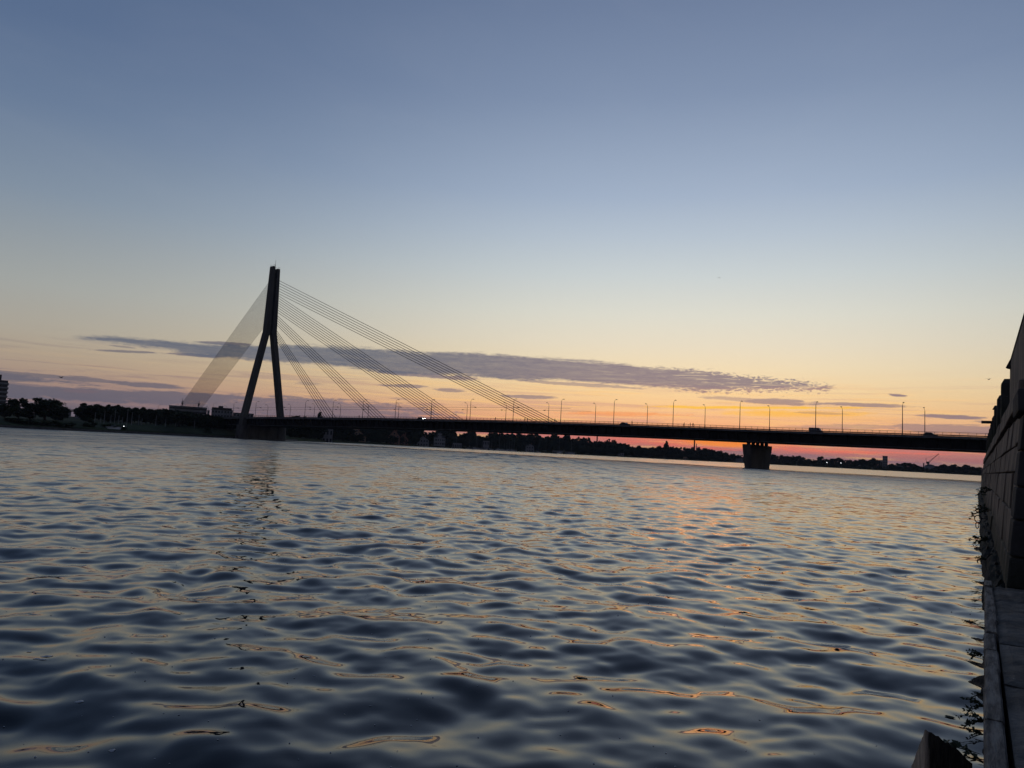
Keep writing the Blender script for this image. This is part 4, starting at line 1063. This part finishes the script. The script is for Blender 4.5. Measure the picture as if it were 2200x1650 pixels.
# far curved end of the quay
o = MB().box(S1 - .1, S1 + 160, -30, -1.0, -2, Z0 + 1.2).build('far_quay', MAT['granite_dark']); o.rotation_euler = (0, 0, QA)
tag(o, 'far stretch of granite quay running on under the bridge', 'quay wall')
# landing: stone slabs edged with timber planks
land = qroot('stone_landing', 'low stone landing edged with timber at the bottom right', 'landing')
def slab(mb, s0, s1, n0, n1, z, t=.25):
    nx, ny = 14, 12; vs = []
    for i in range(nx):
        for j in range(ny):
            s = s0 + (s1 - s0) * i / (nx - 1); n = n0 + (n1 - n0) * j / (ny - 1)
            ed = min(i, nx - 1 - i, j, ny - 1 - j)
            vs.append(Q(s, n, z + rq.uniform(-.006, .006) - (.02 if ed == 0 else 0)))
    fs = [(i * ny + j, (i + 1) * ny + j, (i + 1) * ny + j + 1, i * ny + j + 1) for i in range(nx - 1) for j in range(ny - 1)]
    mb.add(vs, fs)
    mb.box(s0, s1, -n1, -n0, z - t, z - .024)
NE = .135
s = 1.2; mb = MB(); k = 0
while s < S0 - .5:
    L = rq.uniform(.9, 1.5); e_ = min(s + L, S0 - .36)
    w = rq.uniform(.62, .75)
    slab(mb, s + .012, e_ - .012, NE, NE + w, .55 + rq.uniform(-.012, .012))
    slab(mb, s + .25, e_ + .22, NE + w + .02, NE + w + 1.0, .55 + rq.uniform(-.012, .012))
    slab(mb, s + .05, e_ + .02, NE + w + 1.02, NE + w + 2.6, .55 + rq.uniform(-.012, .012))
    s = e_
mb.build('paving_slab', MAT['ledge'], land, smooth=False)
MB().box(-60, S0 - .3, -3.4, -NE - .02, -2, .30).build('landing_core', MAT['granite_dark'], land)
MB().box(-60, 1.18, -3.3, -NE + .0, .30, .545).build('rear_paving', MAT['ledge'], land)
s = 1.0; mbs = []
edge = [1.0, 2.1, 3.0, 3.75, 4.55, 5.2, 5.75, 6.35, 7.0, 7.6, 8.3, 9.1, 9.85, 10.3]
for a, b in zip(edge[:-1], edge[1:]):
    o_ = rq.uniform(-.006, .006); t = .082 + rq.uniform(-.006, .006); z1 = .562 + rq.uniform(-.01, .01)
    n0 = interp((a + b) / 2, [(2, .022), (5, .03), (8, .055), (10, .07)]) + o_
    m_ = MB(); N = 10; vs = []
    for i in range(N):
        x = a + .006 + (b - a - .012) * i / (N - 1); w1, w2, w3 = (rq.uniform(-.003, .003) for _ in range(3))
        vs += [Q(x, n0 + w1, -.1), Q(x, n0 + w2, z1 - .01), Q(x, n0 + .012, z1 + w3), Q(x, n0 + t - .01, z1 + w3), Q(x, n0 + t, z1 - .012), Q(x, n0 + t, -.1)]
    fs = [(i * 6 + j, i * 6 + (j + 1) % 6, (i + 1) * 6 + (j + 1) % 6, (i + 1) * 6 + j) for i in range(N - 1) for j in range(6)] + [tuple(range(6)), tuple((N - 1) * 6 + j for j in range(6))]
    m_.add(vs, fs); m_.build('edge_plank', MAT['oldwood'], land)
# rough algae footing below the wall
mb = MB(); N, Mx = 260, 9; vs = []
for i in range(N):
    s = 10.3 + 66 * (i / (N - 1)) ** 1.6
    for j in range(Mx):
        t = j / (Mx - 1)
        n = .06 + .32 * t + rq.uniform(-.035, .035) + .02 * sin(s * 1.3 + j)
        z = (-.15 + .55 * min(1, t * 2.2) ** .6) + rq.uniform(-.07, .07)
        vs.append(Q(s, n, z))
mb.add(vs, [(i * Mx + j, (i + 1) * Mx + j, (i + 1) * Mx + j + 1, i * Mx + j + 1) for i in range(N - 1) for j in range(Mx - 1)])
mb.build('algae_footing', MAT['algae'], wall)
# weeds growing out of the joints, over the water
MAT['weed'] = material('weed_leaf', (.04, .055, .025), (.02, .03, .015), 20, .7)
def weed(s, n, z, size, nst, seed, label, out=1.0, group=None):
    r = random.Random(seed); e = empty('wall_weed', Vector((cos(QA) * s + sin(QA) * n, sin(QA) * s - cos(QA) * n, z)), QA)
    st, lf = MB(), MB()
    for k in range(nst):
        a = r.uniform(-1.0, 1.0); L = size * r.uniform(.6, 1.1); up = r.uniform(-.1, .7)
        p0 = Vector((0, 0, 0)); d = Vector((sin(a) * .6, cos(a) * out, up)).normalized()
        pts = [p0]
        for q in range(6): pts.append(pts[-1] + d * L / 6 + Vector((0, 0, -.004 * q * L / .2))); d = (d + Vector((r.uniform(-.15, .15), r.uniform(-.1, .1), r.uniform(-.18, .1)))).normalized()
        st.tube(pts, [.0035 * (1 - .1 * i) for i in range(7)], 4)
        for i in range(1, 7):
            for m in range(3):
                c = pts[i]; ax = Vector((r.uniform(-1, 1), r.uniform(-.3, 1), r.uniform(-.5, .6))).normalized(); sd = ax.cross(Vector((r.uniform(-1, 1), r.uniform(-1, 1), 1))).normalized()
                l = size * r.uniform(.12, .24); w = l * .32
                lf.add([c, c + ax * l * .35 + sd * w, c + ax * l, c + ax * l * .35 - sd * w], [(0, 1, 2, 3)])
                lf.add([c, c + ax * l * .35 + sd * w + Vector((0, 0, .0015)), c + ax * l + Vector((0, 0, .001)), c + ax * l * .35 - sd * w], [(0, 1, 2), (0, 2, 3)])
    st.build('stem', MAT['weed'], e); lf.build('leaves', MAT['weed'], e); tag(e, label, 'plant', group)
weed(6.9, .03, .40, .11, 6, 1, 'dark weed tuft over the water, highest one on the timber edge of the landing')
weed(5.65, .03, .40, .07, 4, 2, 'small weed with short leaves, second one down the timber edge of the landing')
weed(5.40, .03, .40, .12, 5, 3, 'weed with pointed leaves, middle one on the timber edge of the landing')
weed(5.15, .03, .38, .14, 5, 4, 'broad dark weed spreading from the timber edge above the old pile')
weed(4.90, .02, .38, .09, 5, 11, 'bushy weed on the timber edge just above the long leafy sprig')
weed(4.50, .02, .36, .20, 3, 5, 'long leafy sprig reaching over the water beside the old wooden pile')
weed(4.25, .01, .34, .09, 3, 6, 'small low weed between the wooden pile and the timber edge')
weed(26, .36, 1.35, .45, 5, 7, 'leafy weed sprouting from the quay wall just below the end of the deck')
weed(21, .28, .95, .42, 5, 8, 'dark weed hanging from the middle of the quay wall face')
weed(16, .18, .62, .34, 5, 9, 'bushy weed at the foot of the quay wall above the mooring ring')
weed(13.5, .12, .5, .16, 6, 10, 'small weed at the foot of the quay wall below the mooring ring')
# mooring ring with chain link
e = empty('mooring_ring', Vector((cos(QA) * 27 + sin(QA) * .02, sin(QA) * 27 - cos(QA) * .02, .42)), QA)
MB().tube([(.0, .09 * sin(t), .11 * cos(t)) for t in np.linspace(0, 2 * pi, 21)], .016, 6, cap=False).build('ring', MAT['darkmetal'], e)
MB().tube([(.0, .02 + .04 * sin(t), -.2 + .1 * cos(t)) for t in np.linspace(0, 2 * pi, 19)], .014, 6, cap=False).build('chain_link', MAT['darkmetal'], e)
MB().tube([(0, -.2, .02), (0, -.06, .02)], .015, 6).build('eye_bolt', MAT['darkmetal'], e)
tag(e, 'iron mooring ring with a hanging link at the foot of the quay wall', 'mooring ring')
# wooden pile, split and slanting at the top
def pile():
    b = bearing(2006); W, Dp = .215, .23
    e = empty('wooden_pile', at(1988, 4.42), -b + radians(17))
    r = random.Random(9); n = 14; ring = []
    C = [(0, 0), (W, 0), (W, Dp), (0, Dp)]
    for k in range(4):
        (x0, y0), (x1, y1) = C[k], C[(k + 1) % 4]
        for i in range(n):
            t = i / n; ring.append((x0 + (x1 - x0) * t + r.uniform(-.0012, .0012) * (i > 0), y0 + (y1 - y0) * t + r.uniform(-.0012, .0012) * (i > 0)))
    top = lambda x, y: .485 - .13 * max(0, x / W) ** 1.3 - .27 * (y / Dp) + r.uniform(-.008, .004)
    m = len(ring); vs = []; zs = [-.9, 0, .15, None, 'in']
    for z in zs:
        for x, y in ring:
            if z == 'in': vs.append((W * .5 + (x - W * .5) * .6, Dp * .5 + (y - Dp * .5) * .6, top(x * .8, y * .8 + .04) - .02))
            else: vs.append((x, y, top(x, y) if z is None else z))
    fs = [(i * m + j, i * m + (j + 1) % m, (i + 1) * m + (j + 1) % m, (i + 1) * m + j) for i in range(len(zs) - 1) for j in range(m)] + [tuple((len(zs) - 1) * m + j for j in range(m))]
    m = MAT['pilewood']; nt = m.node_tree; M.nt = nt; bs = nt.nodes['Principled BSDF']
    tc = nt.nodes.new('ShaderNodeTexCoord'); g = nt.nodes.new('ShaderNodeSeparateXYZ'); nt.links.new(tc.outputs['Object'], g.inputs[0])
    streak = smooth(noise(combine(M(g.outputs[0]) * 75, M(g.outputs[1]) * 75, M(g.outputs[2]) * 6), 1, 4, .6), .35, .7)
    bare = (1.0 - smooth(M(g.outputs[0]) + (streak - 0.5) * 0.012, .006, .022))      # paler river side, darker front: evening light painted into the wood colour
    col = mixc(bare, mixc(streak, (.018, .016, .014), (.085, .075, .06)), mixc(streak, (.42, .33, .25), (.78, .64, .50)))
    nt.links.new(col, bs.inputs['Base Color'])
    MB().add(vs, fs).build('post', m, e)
    tag(e, 'weathered square wooden pile with a slanting split top in the water', 'mooring pile')
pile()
o = MB().tube([Q(3.62, -.035, -.3), Q(4.05, .005, .46)], .012, 6).build('thin_stick', MAT['bark']); o.rotation_euler = (0, 0, QA); tag(o, 'thin dark stick leaning against the timber edge by the wooden pile', 'stick')
# floating leaves and foam bubbles
MAT['foam'] = material('foam_bubbles', (.45, .46, .47), (.3, .3, .3), 30, .3)
mb = MB(); rf = random.Random(21)
for i in range(260):
    r_ = 3.9 * (1 + 2.6 * rf.random() ** 1.6); a = radians(rf.uniform(-36, 34)); s_ = rf.uniform(.0025, .006) * (1 + r_ * .05)
    x, y = r_ * sin(a), r_ * cos(a)
    n = 6; vs = [(x + s_ * cos(2 * pi * k / n), y + s_ * sin(2 * pi * k / n), 0.0) for k in range(n)] + [(x, y, s_ * .8)]
    mb.add(vs, [(k, (k + 1) % n, n) for k in range(n)])
for (px, py, s_) in ((90, 1420, .02), (100, 1412, .03), (78, 1418, .018), (172, 1508, .02), (240, 1612, .015), (62, 1398, .015)):
    d = cam.matrix_world.to_3x3() @ Vector(((px - 1100) / 1550, (825 - py) / 1550, -1)); t = -CAM_Z / d.z; x, y = d.x * t, d.y * t
    n = 9; mb.add([(x + s_ * rf.uniform(.6, 1.2) * 1.6 * cos(2 * pi * k / n), y + s_ * rf.uniform(.6, 1.2) * sin(2 * pi * k / n), 0) for k in range(n)] + [(x, y, s_ * .3)], [(k, (k + 1) % n, n) for k in range(n)])
foam = mb
def settle(mb_, lift=.002):
    """lay a set of little floating shapes on the displaced water"""
    from mathutils.bvhtree import BVHTree
    dg = bpy.context.evaluated_depsgraph_get()
    w = bpy.data.objects['river_water']; me = w.data
    co = np.empty(len(me.vertices) * 3, np.float32); me.vertices.foreach_get('co', co); co = co.reshape(-1, 3)
    sel = np.where((np.hypot(co[:, 0], co[:, 1]) < 17) & (co[:, 1] > 0))[0]; c = co[sel]
    # coarse hash for nearest vertex lookup
    cell = {}
    for i, (x, y) in enumerate(zip((c[:, 0] * 20).astype(int), (c[:, 1] * 20).astype(int))): cell.setdefault((x, y), []).append(i)
    out = []
    for x, y, z in mb_.v:
        k = (int(x * 20), int(y * 20)); best = None
        for dx in (-1, 0, 1):
            for dy in (-1, 0, 1):
                for i in cell.get((k[0] + dx, k[1] + dy), ()):
                    d = (c[i, 0] - x) ** 2 + (c[i, 1] - y) ** 2
                    if best is None or d < best[0]: best = (d, c[i, 2])
        out.append((x, y, z + lift + (float(best[1]) if best else 0)))
    mb_.v = out
settle(foam)
tag(foam.build('foam_bubbles', MAT['foam'], smooth=True), 'tiny pale bubbles and foam flecks drifting on the dark water', 'foam', kind='stuff')
for px, py, s_, lab in ((2065, 1287, .05, 'dark floating leaf farther from the landing, first of two by the quay'), (2094, 1292, .05, 'dark floating leaf close to the timber edge'), (2041, 1540, .035, 'dark round leaf floating above the old wooden pile'), (1250, 1453, .05, 'flat dark leaf floating alone on the open water')):
    d = cam.matrix_world.to_3x3() @ Vector(((px - 1100) / 1550, (825 - py) / 1550, -1)); t = -CAM_Z / d.z; x, y = d.x * t, d.y * t
    mb = MB(); n = 10
    mb.add([(x + s_ * cos(2 * pi * k / n) * (1.2 if k % 2 else .9), y + s_ * .8 * sin(2 * pi * k / n), 0.002) for k in range(n)] + [(x, y, .008)], [(k, (k + 1) % n, n) for k in range(n)])
    settle(mb, .003); o = mb.build('floating_leaf', MAT['weed']); tag(o, lab, 'leaf')
HAZE = 0.00005
def build_haze():
    m = bpy.data.materials.new('haze'); m.use_nodes = True; nt = m.node_tree
    for n in list(nt.nodes):
        if n.type == 'BSDF_PRINCIPLED': nt.nodes.remove(n)
    v = nt.nodes.new('ShaderNodeVolumePrincipled'); v.inputs['Density'].default_value = HAZE; v.inputs['Color'].default_value = (.78, .85, 1, 1); v.inputs['Anisotropy'].default_value = .1
    nt.links.new(v.outputs[0], [n for n in nt.nodes if n.type == 'OUTPUT_MATERIAL'][0].inputs['Volume'])
    o = MB().box(-9500, 9500, -9500, 9500, -4, 125).build('haze', m); tag(o, 'thin bluish evening haze over the river', 'haze', kind='stuff')
if HAZE: build_haze()
